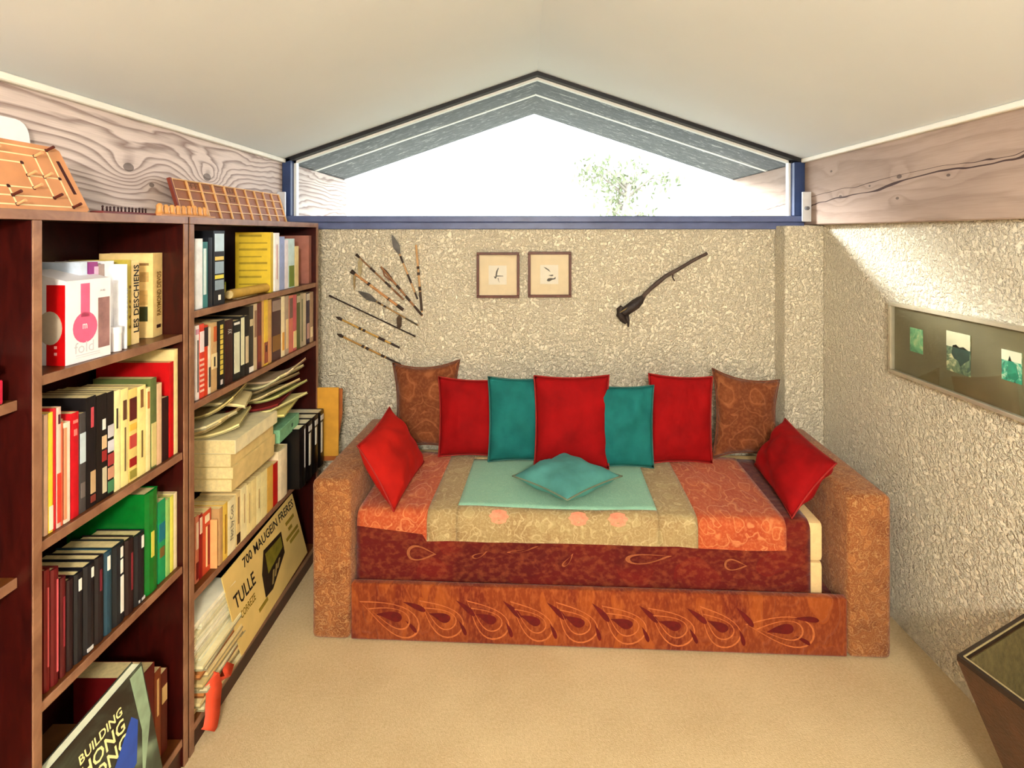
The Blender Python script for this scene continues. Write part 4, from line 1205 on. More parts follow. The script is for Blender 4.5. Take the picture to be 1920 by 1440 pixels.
def tray():
    y0, L, H = 1.765, 0.775, 0.145
    O = Vector((-1.125, y0, TOP + 0.0008))
    t = thing('compartment_tray', 'shallow wooden letter tray with four rows of square compartments', 'tray', O)
    up = Vector((-0.045, 0, 0.150)).normalized()
    N = Vector((0, 1, 0)).cross(up)
    if N.x < 0: N = -N
    def at(u, v, n=0.0): return Vector((0, 1, 0)) * (u * L) + up * (v * H) + N * n
    def bar(nm, u0, u1, v0, v1, n0, n1, m):
        bm = bmesh.new()
        ext(bm, [at(u0, v0, n0), at(u1, v0, n0), at(u1, v1, n0), at(u0, v1, n0)], N * (n1 - n0))
        return obj(nm, bm, m, t)
    bar('back_board', 0, 1, 0, 1, -0.016, -0.012, M((150, 88, 46), 0.6, 0.15))
    DIV = M((222, 172, 110), 0.5, 0.1)
    du, dv = 0.006, 0.026
    for i in range(11):
        u = i / 10 * (1 - du)
        bar('divider', u, u + du, 0, 1, -0.0118, -0.006, DIV)
    for j in range(5):
        v = j / 4 * (1 - dv)
        for i in range(10):
            bar('cross_divider', i / 10 * (1 - du) + du + 0.0003, (i + 1) / 10 * (1 - du) - 0.0003, v, v + dv, -0.0118, -0.0075, DIV)
    bar('end_panel', -0.012, -0.0005, 0, 1, -0.016, -0.005, M((120, 50, 34), 0.6))
    CARV = M((120, 74, 36), 0.7)
    def glyph(i, j, strokes):
        u0, v0 = i / 10 + du, j / 4 + dv
        for a0, b0, a1, b1 in strokes:
            bar('carved_mark', u0 + (0.1 - du) * a0, u0 + (0.1 - du) * a1, v0 + (0.25 - dv) * b0, v0 + (0.25 - dv) * b1, -0.0119, -0.0108, CARV)
    glyph(1, 3, [(0.2, 0.72, 0.8, 0.80), (0.3, 0.2, 0.38, 0.75), (0.62, 0.2, 0.70, 0.75), (0.2, 0.45, 0.8, 0.53)])
    glyph(2, 3, [(0.25, 0.25, 0.75, 0.75)])
    glyph(3, 3, [(0.25, 0.72, 0.75, 0.80), (0.25, 0.48, 0.75, 0.56), (0.2, 0.2, 0.8, 0.28)])
    glyph(4, 3, [(0.2, 0.72, 0.8, 0.80), (0.2, 0.2, 0.8, 0.28), (0.2, 0.28, 0.28, 0.72), (0.72, 0.28, 0.80, 0.72), (0.46, 0.28, 0.54, 0.72)])
    glyph(4, 2, [(0.25, 0.72, 0.75, 0.80), (0.25, 0.2, 0.75, 0.28), (0.25, 0.28, 0.33, 0.72), (0.67, 0.28, 0.75, 0.72), (0.25, 0.46, 0.75, 0.54)])
tray()

# ------------------------------------------------------------------ daybed
ARM_F = paisley('ochre_paisley', (160, 98, 52), (108, 54, 24), (206, 160, 104), 24.0, 0.3, line_amt=0.55, dark_amt=0.75)
PANEL_F = paisley('rust_paisley', (150, 70, 20), (96, 8, 5), (186, 104, 50), 9.0, 0.55, (1.3, 1.0, 0.55), 0.8, 0.15)
THROW_F = paisley('oxblood_paisley', (104, 16, 8), (70, 4, 6), (160, 84, 44), 6.0, 0.2, (0.8, 1, 1.1), 0.7, 0.06)
ORANGE_F = paisley('orange_paisley', (186, 88, 46), (152, 48, 22), (218, 142, 92), 13.0, 1.2, (1.0, 0.6, 1.0), 0.6, 0.7)
BORDER_F = paisley('ochre_border_paisley', (166, 146, 102), (138, 106, 68), (206, 186, 142), 16.0, 0.0, (1, 1, 1), 0.6, 0.6)
MINT_F = paisley('mint_silk', (136, 186, 160), (120, 172, 150), (166, 204, 176), 20.0, 0.0, (1, 1, 1), 0.4, 0.25, 0.0015)
FOAM = M((236, 206, 150), 0.9, 0.06, 60, 0.002, 300)

DB = thing('daybed', 'paisley-covered daybed with square arms against the back wall', 'daybed', (-0.790, 1.966, 0.0), (0, 0, math.radians(-2.7)))
DW, DD = 2.08, 0.665
def arm(x0, x1, h0, h1):
    bm = bmesh.new()
    prism(bm, [(x0, 0.0), (x1, 0.0), (x1, h0), (x0, h0)], 0.0, DD)
    for v in bm.verts:
        if v.co.z > 0.1 and v.co.y > 0.1: v.co.z = h1
    bmesh.ops.bevel(bm, geom=bm.edges[:], offset=0.022, segments=3, profile=0.5, affect='EDGES')
    return bm
obj('arm', arm(0.0, 0.145, 0.590, 0.590), ARM_F, DB, True, sharp=60)
obj('arm', arm(DW - 0.15, DW, 0.578, 0.578), ARM_F, DB, True, sharp=60)
obj('front_panel', bxm(0.147, DW - 0.152, 0.004, 0.036, 0.004, 0.21, 0.008), PANEL_F, DB, True, sharp=60)
obj('base', bxm(0.147, DW - 0.152, 0.037, DD - 0.002, 0.02, 0.158), THROW_F, DB)

fp = [o for o in bpy.data.objects if o.name == 'front_panel'][0]
def drop(cx, cz, L, wd, ang, bend, k=1.0, n=26):
    "outline of a paisley drop: round foot, thin curled tip"
    out = []
    for i in range(n):
        t_ = 2 * PI * i / n
        a_ = -math.cos(t_)                      # -1 tip, +1 foot
        b_ = math.sin(t_) * abs(math.sin(t_ / 2)) ** 1.3
        x, z = b_ * wd * k + bend * (1 - a_) ** 2 * 0.25, a_ * L * k
        out.append((cx + x * math.cos(ang) - z * math.sin(ang), cz + x * math.sin(ang) + z * math.cos(ang)))
    return out
def print_ring(o1, o2, y, m, nm, parent):
    bm = bmesh.new()
    A = [bm.verts.new((x, y, z)) for x, z in o1]
    Bv = [bm.verts.new((x, y, z)) for x, z in o2]
    for i in range(len(A)):
        j = (i + 1) % len(A)
        bm.faces.new((A[i], A[j], Bv[j], Bv[i]))
    return obj(nm, bm, m, parent)
def print_fill(o1, y, m, nm, parent):
    bm = bmesh.new()
    bm.faces.new([bm.verts.new((x, y, z)) for x, z in o1])
    bmesh.ops.triangulate(bm, faces=bm.faces[:])
    return obj(nm, bm, m, parent)
P_LINE, P_DARK, P_MID = M((186, 104, 52), 0.8, 0.2, 80), M((92, 8, 5), 0.85, 0.25, 60), M((164, 72, 22), 0.85, 0.2, 60)
rp = random.Random(11)
for i, x in enumerate([0.30, 0.49, 0.66, 0.82, 0.98, 1.15, 1.32, 1.49, 1.70]):
    ang = PI + rp.uniform(0.38, 0.62) if 0 < i < 8 else PI + (1.2 if i == 8 else 0.9)
    L, wd, bd = rp.uniform(0.088, 0.094), rp.uniform(0.070, 0.084), 0.045
    if i in (0, 8): L, wd = 0.12, 0.075
    cz = 0.108
    q = print_ring(drop(x, cz, L, wd, ang, bd), drop(x, cz, L, wd, ang, bd, 0.94), 0.0034, P_LINE, 'paisley_print', fp)
    print_ring(drop(x, cz, L, wd, ang, bd, 0.66), drop(x, cz, L, wd, ang, bd, 0.61), 0.0031, P_LINE, 'paisley_print', fp)
    print_fill(drop(x, cz, L, wd, ang, bd, 0.36), 0.0034, P_DARK, 'paisley_print', fp)
    print_fill(drop(x + 0.085, cz + 0.03, 0.045, 0.014, ang + 0.2, 0.01), 0.0033, P_DARK, 'paisley_print', fp)
    print_fill(drop(x + 0.075, cz - 0.045, 0.030, 0.010, ang - 0.3, 0.01), 0.0032, P_DARK, 'paisley_print', fp)

dbm = Matrix.Translation((-0.790, 1.966, 0)) @ Matrix.Rotation(math.radians(-2.7), 4, 'Z')
def mattress(label, z0, z1):
    bm = bmesh.new()
    box(bm, 0.16, 1.872, 0.060, DD - 0.01, z0, z1, 0.018)
    o = obj('foam_mattress', bm, FOAM, None, True, sharp=50)
    o.matrix_world = dbm
    return tag(o, label, 'mattress', 'stacked foam mattresses')
mattress('lower cream foam mattress, its end showing at the daybed\'s right', 0.160, 0.303)
mattress('upper cream foam mattress under the red throw', 0.304, 0.447)

def cloth_pt(x, s, off, drop_wave):
    "point on the draped sheet: s runs from the back over the top (0.46), round the front fold and down"
    top_len, r = 0.50, 0.035
    zt, yf = 0.449 + off, 0.055 - off
    wr = 0.0035 * math.sin(9 * x + 5 * s) + 0.003 * noise.noise(Vector((x * 7, s * 9, off * 40)))
    if s < top_len:
        return Vector((x, yf + r + (top_len - s), zt + max(0, wr + 0.002)))
    a = (s - top_len) / r
    if a < PI / 2:
        return Vector((x, yf + r - r * math.sin(a), zt - r + r * math.cos(a) + max(0, wr) * (1 - a / 1.6)))
    d = s - top_len - r * PI / 2
    return Vector((x, yf - max(0, drop_wave * (0.5 + 0.5 * math.sin(23 * x + 2 * math.sin(9 * x))) * d * 5), zt - r - d))

def cloth(xs, ss, off, hem=None, wave=0.006):
    bm = bmesh.new()
    def pts(o_):
        g = []
        for x in xs:
            rowv = []
            for s_ in ss:
                sx = s_
                if hem: sx = hem(x, s_)
                rowv.append(bm.verts.new(cloth_pt(x, sx, off + o_, wave)))
            g.append(rowv)
        return g
    A, Bq = pts(0.0), pts(0.0022)
    nx, ns = len(xs), len(ss)
    for i in range(nx - 1):
        for j in range(ns - 1):
            bm.faces.new((Bq[i][j], Bq[i + 1][j], Bq[i + 1][j + 1], Bq[i][j + 1]))
            bm.faces.new((A[i][j + 1], A[i + 1][j + 1], A[i + 1][j], A[i][j]))
    for j in range(ns - 1):
        bm.faces.new((A[0][j], Bq[0][j], Bq[0][j + 1], A[0][j + 1]))
        bm.faces.new((A[-1][j + 1], Bq[-1][j + 1], Bq[-1][j], A[-1][j]))
    for i in range(nx - 1):
        bm.faces.new((A[i + 1][0], Bq[i + 1][0], Bq[i][0], A[i][0]))
        bm.faces.new((A[i][-1], Bq[i][-1], Bq[i + 1][-1], A[i + 1][-1]))
    return bm

def span(a, b, step):
    n = max(2, int(round((b - a) / step)))
    return [a + (b - a) * i / n for i in range(n + 1)]

fold_end = 0.50 + 0.035 * PI / 2
def hem_t(x, s_):
    return min(s_, fold_end + 0.245)
th = obj('throw', cloth(span(0.152, 1.822, 0.02), span(0.0, 0.50, 0.04) + span(0.50, fold_end, 0.011)[1:] + span(fold_end, fold_end + 0.25, 0.02)[1:], 0.001, hem_t, 0.004), THROW_F, None, True)
th.matrix_world = dbm
tag(th, 'dark oxblood paisley throw hanging down the front of the mattresses', 'throw')

def front_y(x): return 0.0445
T_LINE = M((150, 84, 46), 0.85, 0.2, 60)
for x, z, L, wd, ang in ((0.40, 0.30, 0.055, 0.04, 1.3), (0.62, 0.30, 0.03, 0.012, 1.6), (0.78, 0.322, 0.06, 0.006, 1.62), (0.95, 0.29, 0.03, 0.012, 2.1), (1.24, 0.305, 0.085, 0.026, 1.55), (1.55, 0.29, 0.04, 0.03, 1.2)):
    bm = bmesh.new()
    o1, o2 = drop(x, z, L, wd, ang, 0.02), drop(x, z, L, wd, ang, 0.02, 0.8)
    A = [bm.verts.new((px_, 0.0405, pz_)) for px_, pz_ in o1]
    Bv = [bm.verts.new((px_, 0.0405, pz_)) for px_, pz_ in o2]
    for i in range(len(A)):
        j = (i + 1) % len(A)
        bm.faces.new((A[i], A[j], Bv[j], Bv[i]))
    obj('paisley_print', bm, T_LINE, th)
bs_root = thing('bedspread', 'patchwork silk bedspread with mint centre and orange ends', 'bedspread', (-0.790, 1.966, 0.0), (0, 0, math.radians(-2.7)))
def hem_b(x, s_):
    lim = fold_end + 0.062 + 0.012 * math.sin(5 * x) + (0.018 if 0.5 < x < 1.35 else 0.0) * math.sin((x - 0.5) / 0.85 * PI)
    if x < 0.42: lim = fold_end + 0.022 + 0.10 * max(0, x - 0.16)
    return min(s_, lim)
sfold = [0.50] + span(0.50, fold_end, 0.011)[1:] + span(fold_end, fold_end + 0.10, 0.012)[1:]
top_s = span(0.0, 0.50, 0.035)
def part(nm, x0, x1, ss, m):
    return obj(nm, cloth(span(x0, x1, 0.018), ss, 0.006, hem_b), m, bs_root, True)
full = top_s + sfold[1:]
part('end_panel', 0.156, 0.42, full, ORANGE_F)
part('end_panel', 1.42, 1.735, full, ORANGE_F)
part('side_border', 0.4202, 0.53, full, BORDER_F)
part('side_border', 1.28, 1.4198, full, BORDER_F)
part('back_border', 0.5302, 1.2798, span(0.0, 0.06, 0.03), BORDER_F)
part('centre_panel', 0.5302, 1.2798, span(0.06, 0.49, 0.03), MINT_F)
part('front_border', 0.5302, 1.2798, [0.49] + sfold, BORDER_F)
FLW = M((226, 140, 110), 0.8, 0.2, 60)
for x in (0.69, 0.985, 1.13):
    bm = bmesh.new()
    ring = [bm.verts.new(cloth_pt(x + 0.034 * math.cos(2 * PI * k / 16) * (1 + 0.12 * math.cos(8 * 2 * PI * k / 16)), 0.532 + 0.026 * math.sin(2 * PI * k / 16), 0.0095, 0.006)) for k in range(16)]
    c = bm.verts.new(cloth_pt(x, 0.532, 0.0100, 0.006))
    for k in range(16): bm.faces.new((ring[k], ring[(k + 1) % 16], c))
    obj('flower_print', bm, FLW, bs_root)

# ------------------------------------------------------------------ cushions
def cushion(label, corners, th, mat, pip, inset=0.07, seed=0, n=22, wr=0.006):
    "corners: bottom-left, bottom-right, top-right, top-left in world space, seen from the front"
    c = [Vector(p) for p in corners]
    base = (c[0] + c[1]) / 2
    t = thing('cushion', label, 'cushion', base, group='velvet and silk cushions on the daybed')
    N = (c[1] - c[0]).cross(c[3] - c[0]).normalized()
    bm = bmesh.new()
    def outline(u, v):
        k = inset
        uu = u * (1 - k * (1 - v * v) * abs(u) ** 1.5)
        vv = v * (1 - k * (1 - u * u) * abs(v) ** 1.5)
        a, b = (uu + 1) / 2, (vv + 1) / 2
        return c[0].lerp(c[1], a).lerp(c[3].lerp(c[2], a), b) - base
    def hgt(u, v):
        return max(0.0, (1 - abs(u) ** 2.6) * (1 - abs(v) ** 2.6)) ** 0.6
    G = {}
    for side in (1, -1):
        for i in range(n + 1):
            for j in range(n + 1):
                u, v = -1 + 2 * i / n, -1 + 2 * j / n
                edge = i in (0, n) or j in (0, n)
                if edge and side == -1: continue
                h = hgt(u, v)
                w_ = wr * noise.noise(Vector((u * 2.2 + seed * 7.1, v * 2.2, side * 3.0))) * 2 + wr * 0.8 * noise.noise(Vector((u * 5 + seed, v * 3.0, 9.0)))
                p = outline(u, v) + N * side * (h * th / 2 + w_ * min(1, h * 2))
                G[(side, i, j)] = bm.verts.new(p)
    def gv(s, i, j):
        return G[(1, i, j)] if (i in (0, n) or j in (0, n)) else G[(s, i, j)]
    for s in (1, -1):
        for i in range(n):
            for j in range(n):
                q = [gv(s, i, j), gv(s, i + 1, j), gv(s, i + 1, j + 1), gv(s, i, j + 1)]
                bm.faces.new(q if s == 1 else q[::-1])
    obj('cushion_cover', bm, mat, t, True)
    bm = bmesh.new()
    path = [outline(-1 + 2 * k / n, -1) for k in range(n)] + [outline(1, -1 + 2 * k / n) for k in range(n)] + [outline(1 - 2 * k / n, 1) for k in range(n)] + [outline(-1, 1 - 2 * k / n) for k in range(n + 1)]
    tube(bm, path, 0.0032, 6)
    obj('piping', bm, pip, t, True)
    return t

RV, RP = velvet('red_velvet', (142, 6, 10)), M((150, 26, 20), 0.7, 0.1, sheen=0.1)
OV = velvet('coral_velvet', (168, 22, 14))
TV, TP = velvet('teal_silk', (26, 106, 104), 0.005), M((40, 96, 92), 0.6, 0.1)
LV = velvet('light_teal_silk', (78, 142, 138), 0.003)
LP = M((110, 120, 100), 0.5, 0.2)
BV = paisley('brown_brocade', (120, 62, 30), (86, 36, 18), (164, 104, 62), 9.0, 0.0, (1, 1, 1), 0.6, 0.5)
BP = M((110, 56, 28), 0.7, 0.1)

def up4(xl, xr, yt_l, yt_r, yb_, yd, lean=0.06, skew=0.0, yaw=0.0, zbot=0.462):
    "upright cushion from pixel edges at depth yd (bottom), leaning back by `lean` at the top"
    xm = 0.5 * (xl + xr)
    bl_ = P(xl, yb_, yd + yaw); br_ = P(xr, yb_, yd - yaw)
    tl_ = P(xl - skew, yt_l, yd + yaw + lean); tr_ = P(xr - skew, yt_r, yd - yaw + lean)
    bl_.z = br_.z = zbot
    return [bl_, br_, tr_, tl_]

cushion('brown brocade cushion behind the red one at the left end', up4(736, 862, 680, 674, 850, 2.54, 0.06), 0.105, BV, BP, 0.15, 1)
cushion('brown brocade cushion at the right end of the back row', up4(1335, 1462, 690, 712, 852, 2.455, 0.05), 0.105, BV, BP, 0.15, 2)
cushion('red velvet cushion overlapping the left brown cushion', up4(822, 940, 706, 712, 860, 2.475, 0.055), 0.09, RV, RP, 0.06, 3)
cushion('red velvet cushion overlapping the right brown cushion', up4(1216, 1336, 700, 706, 862, 2.40, 0.05), 0.09, RV, RP, 0.06, 4)
cushion('teal silk cushion left of the middle red cushion', up4(915, 1035, 706, 708, 855, 2.42, 0.05), 0.085, TV, TP, 0.06, 5, wr=0.008)
cushion('crumpled teal silk cushion right of the middle red cushion', up4(1108, 1226, 722, 722, 858, 2.355, 0.05), 0.08, TV, TP, 0.06, 6, wr=0.011)
cushion('red velvet cushion in the middle of the back row', up4(1001, 1142, 704, 703, 852, 2.345, 0.06), 0.105, RV, RP, 0.06, 7)
cushion('coral red velvet cushion leaning on the left arm', [(-0.490, 1.985, 0.464), (-0.455, 2.40, 0.470), (-0.598, 2.345, 0.735), (-0.640, 2.03, 0.690)], 0.13, OV, RP, 0.07, 8)
cushion('deep red velvet cushion slumped against the right arm', [(1.015, 2.36, 0.475), (0.965, 1.93, 0.468), (1.135, 1.945, 0.660), (1.135, 2.33, 0.690)], 0.13, RV, RP, 0.07, 9, wr=0.010)
cushion('pale teal cushion lying flat on the bedspread', [(0.155, 1.965, 0.516), (0.392, 2.16, 0.516), (0.165, 2.36, 0.516), (-0.052, 2.16, 0.516)], 0.105, LV, LP, 0.08, 10)

# ------------------------------------------------------------------ wall pieces
WY = YB - 0.012
def arrow(label, tip, tail, r, shaft_c, bands, head=None, feather=None):
    a, b = P(*tip, WY), P(*tail, WY)
    t = thing('arrow', label, 'arrow', b, group='arrows and spears fanned out on the back wall')
    a, b = a - b, Vector((0, 0, 0))
    d = (b - a).normalized()
    obj('shaft', tube_m([a, b], r, 7), M(shaft_c, 0.55, 0.15, 30), t, True, sharp=50)
    for u0, u1, c, k in bands:
        obj('binding', tube_m([a.lerp(b, u0), a.lerp(b, u1)], r * k, 8), M(c, 0.6, 0.2, 60), t, True, sharp=50)
    s_ = d.cross(Vector((0, 1, 0))).normalized()
    if head == 'leaf':
        L = 0.105
        bm = bmesh.new()
        ext(bm, [a - d * L * q + s_ * w_ + Vector((0, -0.002, 0)) for q, w_ in ((-0.08, 0.003), (0.15, 0.010), (0.38, 0.0165), (0.60, 0.013), (0.85, 0.006), (1.0, 0.0), (0.85, -0.006), (0.60, -0.013), (0.38, -0.0165), (0.15, -0.010), (-0.08, -0.003))], Vector((0, 0.004, 0)))
        obj('spearhead', bm, M((92, 90, 88), 0.4, 0.25, 40, metal=0.6), t)
    elif head == 'point':
        obj('arrowhead', tube_m([a + d * 0.005, a - d * 0.012, a - d * 0.03], [r * 1.2, r * 1.7, r * 0.4], 7), M((50, 34, 24), 0.5, 0.2), t, True)
    elif head == 'cap':
        obj('tail_cap', tube_m([a - d * 0.008, a + d * 0.016], [r * 1.8, r * 1.3], 7), M((46, 30, 22), 0.6, 0.2), t, True, sharp=50)
    elif head == 'loop':
        c1, c2 = a + s_ * 0.014 + d * 0.05, a - s_ * 0.012 + d * 0.05
        bm = bmesh.new()
        tube(bm, [a, a + s_ * 0.007 + d * 0.03, a + s_ * 0.006 + d * 0.07, a + d * 0.10], 0.0028, 6)
        obj('twig_loop', bm, M((70, 44, 28), 0.6), t, True)
        bm = bmesh.new()
        tube(bm, [a + d * 0.012, a - s_ * 0.014 + d * 0.045, a - s_ * 0.010 + d * 0.075, a + d * 0.10], 0.0035, 6)
        obj('twig_loop', bm, M((130, 84, 56), 0.6), t, True)
    if feather:
        u, L, w_, c = feather
        p = a.lerp(b, u)
        bm = bmesh.new()
        ext(bm, [p + Vector((x * w_, -0.006, -z_ * L)) for x, z_ in ((0.1, 0), (1, 0.2), (0.9, 0.7), (0.1, 1.0), (-0.7, 0.75), (-0.9, 0.2))], Vector((0, 0.003, 0)))
        obj('feather', bm, M(c, 0.8, 0.25, 60), t)
    return t
DK, MD, LT = (46, 28, 20), (112, 74, 44), (190, 150, 104)
arrow('upright pale cane arrow, rightmost of the fan', (780, 459), (791, 585), 0.0055, LT, [(0.32, 0.36, DK, 1.25), (0.41, 0.45, DK, 1.25), (0.62, 0.68, DK, 1.2), (0.70, 0.98, (60, 44, 34), 1.08)], None)
arrow('spear with grey leaf blade pointing up beside the upright cane', (749, 476), (783, 561), 0.0042, LT, [(0.05, 0.2, DK, 1.25), (0.45, 0.65, DK, 1.25), (0.85, 1.0, DK, 1.1)], 'leaf')
arrow('arrow with a forked twig loop at its upper end', (714, 500), (792, 592), 0.0052, (150, 106, 70), [(0.38, 0.46, DK, 1.2), (0.60, 0.70, DK, 1.2), (0.80, 0.99, DK, 1.1)], 'loop')
arrow('long thin arrow with a hanging grey feather at its end', (670, 479), (757, 562), 0.0042, (134, 98, 66), [(0.28, 0.38, DK, 1.3), (0.60, 0.72, DK, 1.25), (0.8, 0.95, MD, 1.1)], 'cap', (0.06, 0.095, 0.012, (170, 156, 120)))
arrow('thick tan arrow with pointed dark tip and a tassel', (661, 510), (756, 581), 0.0062, (184, 132, 86), [(0.30, 0.34, DK, 1.3), (0.36, 0.40, LT, 1.2), (0.70, 0.72, DK, 1.25), (0.88, 1.0, DK, 1.3)], 'cap', (0.04, 0.085, 0.006, (150, 130, 90)))
arrow('spear with small brown leaf blade pointing left', (705, 565), (784, 610), 0.0038, (150, 120, 76), [(0.04, 0.12, DK, 1.3), (0.18, 0.24, DK, 1.2), (0.7, 0.98, (70, 60, 40), 1.1)], 'leaf', (0.55, 0.078, 0.014, (70, 54, 40)))
arrow('long plain black stick crossing the fan', (617, 554), (779, 631), 0.0036, (44, 30, 24), [(0.0, 0.04, DK, 1.3), (0.97, 1.0, DK, 1.3)], None)
arrow('bamboo arrow with three dark bindings, second from the bottom', (640, 599), (749, 652), 0.0048, (180, 142, 70), [(0.30, 0.34, DK, 1.3), (0.37, 0.41, DK, 1.3), (0.64, 0.75, DK, 1.4), (0.85, 1.0, DK, 1.1)], 'point')
arrow('lowest bamboo arrow of the fan with a dark tail', (642, 631), (752, 684), 0.0048, (166, 126, 66), [(0.33, 0.37, DK, 1.35), (0.40, 0.45, DK, 1.35), (0.66, 0.72, DK, 1.3), (0.74, 1.0, DK, 1.05)], 'point')

def club():
    y = YB - 0.022
    p0 = P(1180, 590, y)
    t = thing('wooden_club', 'knobbed dark wooden club hanging on the back wall', 'club', p0)
    def q(px, py, dy=0.0):
        v = P(px, py, y + dy) - p0
        return v
    D1, D2 = M((74, 60, 54), 0.6, 0.25, 25, 0.003, 90), M((48, 38, 36), 0.55, 0.3, 25, 0.003, 90)
    obj('handle', tube_m([q(1326, 475), (q(1300, 488)), q(1270, 506), q(1248, 518), q(1232, 531), q(1218, 543), q(1208, 553), q(1203, 562)], [0.0075, 0.0085, 0.0095, 0.010, 0.0115, 0.0095, 0.010, 0.013], 10), D1, t, True, sharp=60)
    obj('club_head', tube_m([q(1206, 556), q(1200, 563), q(1192, 570), q(1182, 577), q(1174, 583), q(1168, 588)], [0.010, 0.021, 0.026, 0.025, 0.024, 0.020], 12), D2, t, True, sharp=60)
    obj('bird_face', tube_m([q(1166, 574), q(1162, 580), q(1163, 590), q(1168, 599), q(1174, 606)], [0.009, 0.017, 0.021, 0.016, 0.008], 10), D2, t, True, sharp=60)
    obj('beak', tube_m([q(1175, 592), q(1178, 602), q(1178, 613)], [0.012, 0.007, 0.003], 8), D2, t, True)
    obj('eye_band', tube_m([q(1162, 586, -0.018), q(1171, 581, -0.022), q(1176, 577, -0.022)], [0.002, 0.004, 0.002], 6), M((140, 120, 80), 0.6), t, True)
    obj('hanging_loop', tube_m([q(1262, 511), q(1261, 520), q(1265, 527)], [0.005, 0.004, 0.003], 6), D1, t, True)
club()

def bird_print(label, x0, x1, y0, y1, kind):
    a, b = P(x0, y1, YB - 0.004), P(x1, y0, YB - 0.004)
    wd, ht = b.x - a.x, b.z - a.z
    t = thing('framed_print', label, 'picture', (a.x, YB - 0.0042, a.z), group='pair of small bird prints')
    FR = dark_wood('frame_%d' % kind, (74, 36, 26), (100, 54, 40), 0.45)
    f = 0.013
    for bb in ((0, wd, 0, f), (0, wd, ht - f, ht), (0, f, f + 0.0002, ht - f - 0.0002), (wd - f, wd, f + 0.0002, ht - f - 0.0002)):
        obj('frame_bar', bxm(bb[0], bb[1], -0.018, 0.0, bb[2], bb[3], 0.0015), FR, t)
    obj('mount', bxm(f, wd - f, -0.006, -0.002, f, ht - f), M((226, 202, 166), 0.8, 0.05), t)
    u0, u1, v0, v1 = 0.28, 0.70, 0.29, 0.71
    sh = obj('print_sheet', bxm(wd * u0, wd * u1, -0.0068, -0.0062, ht * v0, ht * v1), M((228, 216, 200), 0.8, 0.04), t)
    PENC = M((84, 78, 74), 0.8, 0.15)
    def blob(pp, c=PENC):
        bm = bmesh.new()
        ext(bm, [Vector((wd * (u0 + (u1 - u0) * u), -0.0070, ht * (v0 + (v1 - v0) * v))) for u, v in pp], Vector((0, -0.0004, 0)))
        obj('bird_drawing', bm, c, sh)
    if kind == 0:
        blob([(0.36, 0.40), (0.42, 0.70), (0.54, 0.90), (0.56, 0.85), (0.50, 0.68), (0.46, 0.48), (0.80, 0.46), (0.82, 0.43), (0.46, 0.42), (0.40, 0.30), (0.33, 0.34), (0.28, 0.46)])
        blob([(0.50, 0.34), (0.54, 0.20), (0.62, 0.08), (0.56, 0.22), (0.55, 0.34)])
    else:
        blob([(0.18, 0.90), (0.32, 0.86), (0.48, 0.76), (0.58, 0.62), (0.46, 0.70), (0.30, 0.80)])
        blob([(0.42, 0.46), (0.58, 0.48), (0.68, 0.50), (0.74, 0.46), (0.66, 0.41), (0.56, 0.42), (0.5, 0.45)])
        blob([(0.36, 0.20), (0.44, 0.30), (0.58, 0.32), (0.74, 0.30), (0.86, 0.38), (0.84, 0.26), (0.66, 0.22), (0.52, 0.14), (0.42, 0.14)])
    obj('glass', bxm(f, wd - f, -0.0125, -0.0115, f, ht - f), GLASS, t)
bird_print('small framed drawing of a soaring bird, left of the pair', 894, 974, 473, 558, 0)
bird_print('small framed drawing of two birds, right of the pair', 990, 1071, 472, 557, 1)

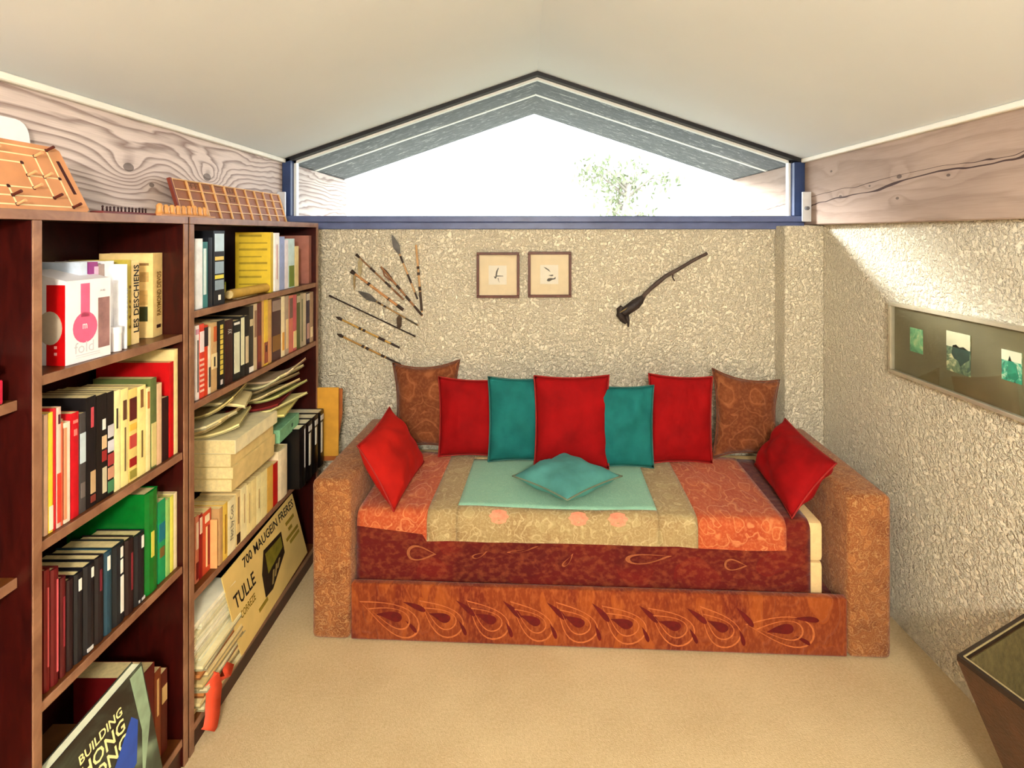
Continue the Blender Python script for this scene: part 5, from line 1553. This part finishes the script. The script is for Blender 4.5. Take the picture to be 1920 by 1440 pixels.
def long_picture():
    X = XR - 0.003
    y1 = X * FPX / (1677 - VX)
    zt = EYE - (566 - VY) / FPX * y1
    zb_ = EYE - (697 - VY) / FPX * y1
    y0 = y1 - 0.80
    t = thing('framed_triptych', 'long silver-framed picture with three small green paintings', 'picture', (X, y0, zb_))
    L, H = y1 - y0, zt - zb_
    f = 0.013
    SIL = M((196, 188, 166), 0.35, 0.08, metal=0.55)
    for a0, a1, b0, b1 in ((0, L, 0, f), (0, L, H - f, H), (0, f, f + 0.0002, H - f - 0.0002), (L - f, L, f + 0.0002, H - f - 0.0002)):
        obj('frame_bar', bxm(-0.024, 0.0, a0, a1, b0, b1, 0.0012), SIL, t)
    obj('mount', bxm(-0.008, -0.003, f, L - f, f, H - f), M((106, 96, 62), 0.7, 0.15, 6), t)
    def pic(px0, px1, pt, pb, kind):
        ya, yb2 = X * FPX / (px1 - VX), X * FPX / (px0 - VX)
        ym = 0.5 * (ya + yb2)
        z1 = EYE - (pt - VY) / FPX * ym - zb_
        z0 = EYE - (pb - VY) / FPX * ym - zb_
        a, b = ya - y0, yb2 - y0
        m, nt, bs = base_mat('green_painting')
        v = coords(nt)
        n = noise_n(nt, v, 22.0, 5.0, 0.65, 0.8).outputs['Fac']
        c = {0: [(0.35, (60, 130, 90)), (0.55, (120, 190, 130)), (0.7, (206, 220, 160))], 1: [(0.40, (40, 70, 50)), (0.52, (110, 130, 90)), (0.62, (222, 212, 160))], 2: [(0.38, (16, 70, 50)), (0.5, (30, 150, 110)), (0.62, (206, 214, 176))]}[kind]
        nt.links.new(ramp(nt, n, c), bs.inputs['Base Color'])
        bs.inputs['Roughness'].default_value = 0.6
        o = obj('small_painting', bxm(-0.0095, -0.0082, a, b, z0, z1), m, t)
        DKG = M((34, 62, 46), 0.7, 0.3, 40)
        def blob(pp, c_):
            bm = bmesh.new()
            ext(bm, [Vector((-0.0097, b + (a - b) * u, z0 + (z1 - z0) * v_)) for u, v_ in pp], Vector((-0.0006, 0, 0)))
            obj('painted_shape', bm, c_, o)
        if kind == 1:
            blob([(0.0, 0.62), (1.0, 0.62), (1.0, 1.0), (0.0, 1.0)], M((214, 206, 168), 0.7, 0.06))
            blob([(0.22, 0.45), (0.28, 0.66), (0.42, 0.70), (0.55, 0.64), (0.72, 0.68), (0.92, 0.62), (0.96, 0.40), (0.74, 0.28), (0.60, 0.18), (0.5, 0.30), (0.34, 0.34)], DKG)
        if kind == 2:
            blob([(0.0, 0.66), (1.0, 0.66), (1.0, 1.0), (0.0, 1.0)], M((214, 208, 176), 0.7, 0.06))
            blob([(0.30, 0.20), (0.34, 0.66), (0.42, 0.84), (0.50, 0.70), (0.74, 0.58), (0.86, 0.20), (0.7, 0.08), (0.4, 0.08)], M((16, 120, 86), 0.7, 0.35, 50))
    pic(1711, 1735, 616, 661, 0)
    pic(1780, 1825, 624, 700, 1)
    pic(1884, 1922, 658, 716, 2)
    obj('glass', bxm(-0.0175, -0.0165, f, L - f, f, H - f), GLASS, t)
long_picture()

# ------------------------------------------------------------------ dark bin at the lower right
def bin_():
    c = [Vector((1.080, 1.335, 0.432)), Vector((1.405, 1.49, 0.432)), Vector((1.425, 1.12, 0.432)), Vector((1.16, 1.02, 0.432))]
    base = sum(c, Vector()) / 4
    o0 = Vector((base.x, base.y, 0.0))
    t = thing('waste_bin', 'dark brown leather-covered bin with flared sides by the right wall', 'bin', o0)
    LE = M((70, 42, 24), 0.45, 0.3, 30, 0.002, 160)
    LI = M((96, 84, 50), 0.7, 0.3, 60, 0.003, 120)
    RIM = M((40, 28, 22), 0.4, 0.25, 30)
    tops = [p - o0 for p in c]
    ctr = Vector((0, 0, 0.432))
    bots = [Vector((p.x * 0.46 + 0.05, p.y * 0.46 - 0.02, 0.001)) for p in tops]
    tops_i = [ctr + (p - ctr) * 0.93 for p in tops]
    for i in range(4):
        j = (i + 1) % 4
        def wall(a, b, cc, d, th_, m, nm):
            bm = bmesh.new()
            n = (b - a).cross(d - a).normalized()
            if n.dot((a + b) / 2 - Vector((0, 0, (a.z + b.z) / 2))) > 0: n = -n
            ext(bm, [a, b, cc, d], n * th_)
            return obj(nm, bm, m, t)
        wall(bots[i], bots[j], tops[j], tops[i], 0.010, LE, 'side_panel')
        mi = lambda p: Vector((p.x * 0.93, p.y * 0.93, p.z))
        wall(mi(bots[i]) + Vector((0, 0, 0.01)), mi(bots[j]) + Vector((0, 0, 0.01)), mi(tops[j]) - Vector((0, 0, 0.002)), mi(tops[i]) - Vector((0, 0, 0.002)), 0.003, LI, 'lining')
        bm = bmesh.new()
        ext(bm, [tops[i] + Vector((0, 0, 0.0005)), tops[j] + Vector((0, 0, 0.0005)), tops_i[j] + Vector((0, 0, 0.0005)), tops_i[i] + Vector((0, 0, 0.0005))], Vector((0, 0, 0.012)))
        obj('rim', bm, RIM, t)
        bm = bmesh.new()
        tube(bm, [tops_i[i] + Vector((0, 0, 0.013)), tops_i[j] + Vector((0, 0, 0.013))], 0.0022, 6)
        obj('seam', bm, M((150, 134, 96), 0.5), t)
    bm = bmesh.new()
    bm.faces.new([bm.verts.new(p + Vector((0, 0, 0.012))) for p in bots])
    obj('bottom', bm, LI, t)
bin_()
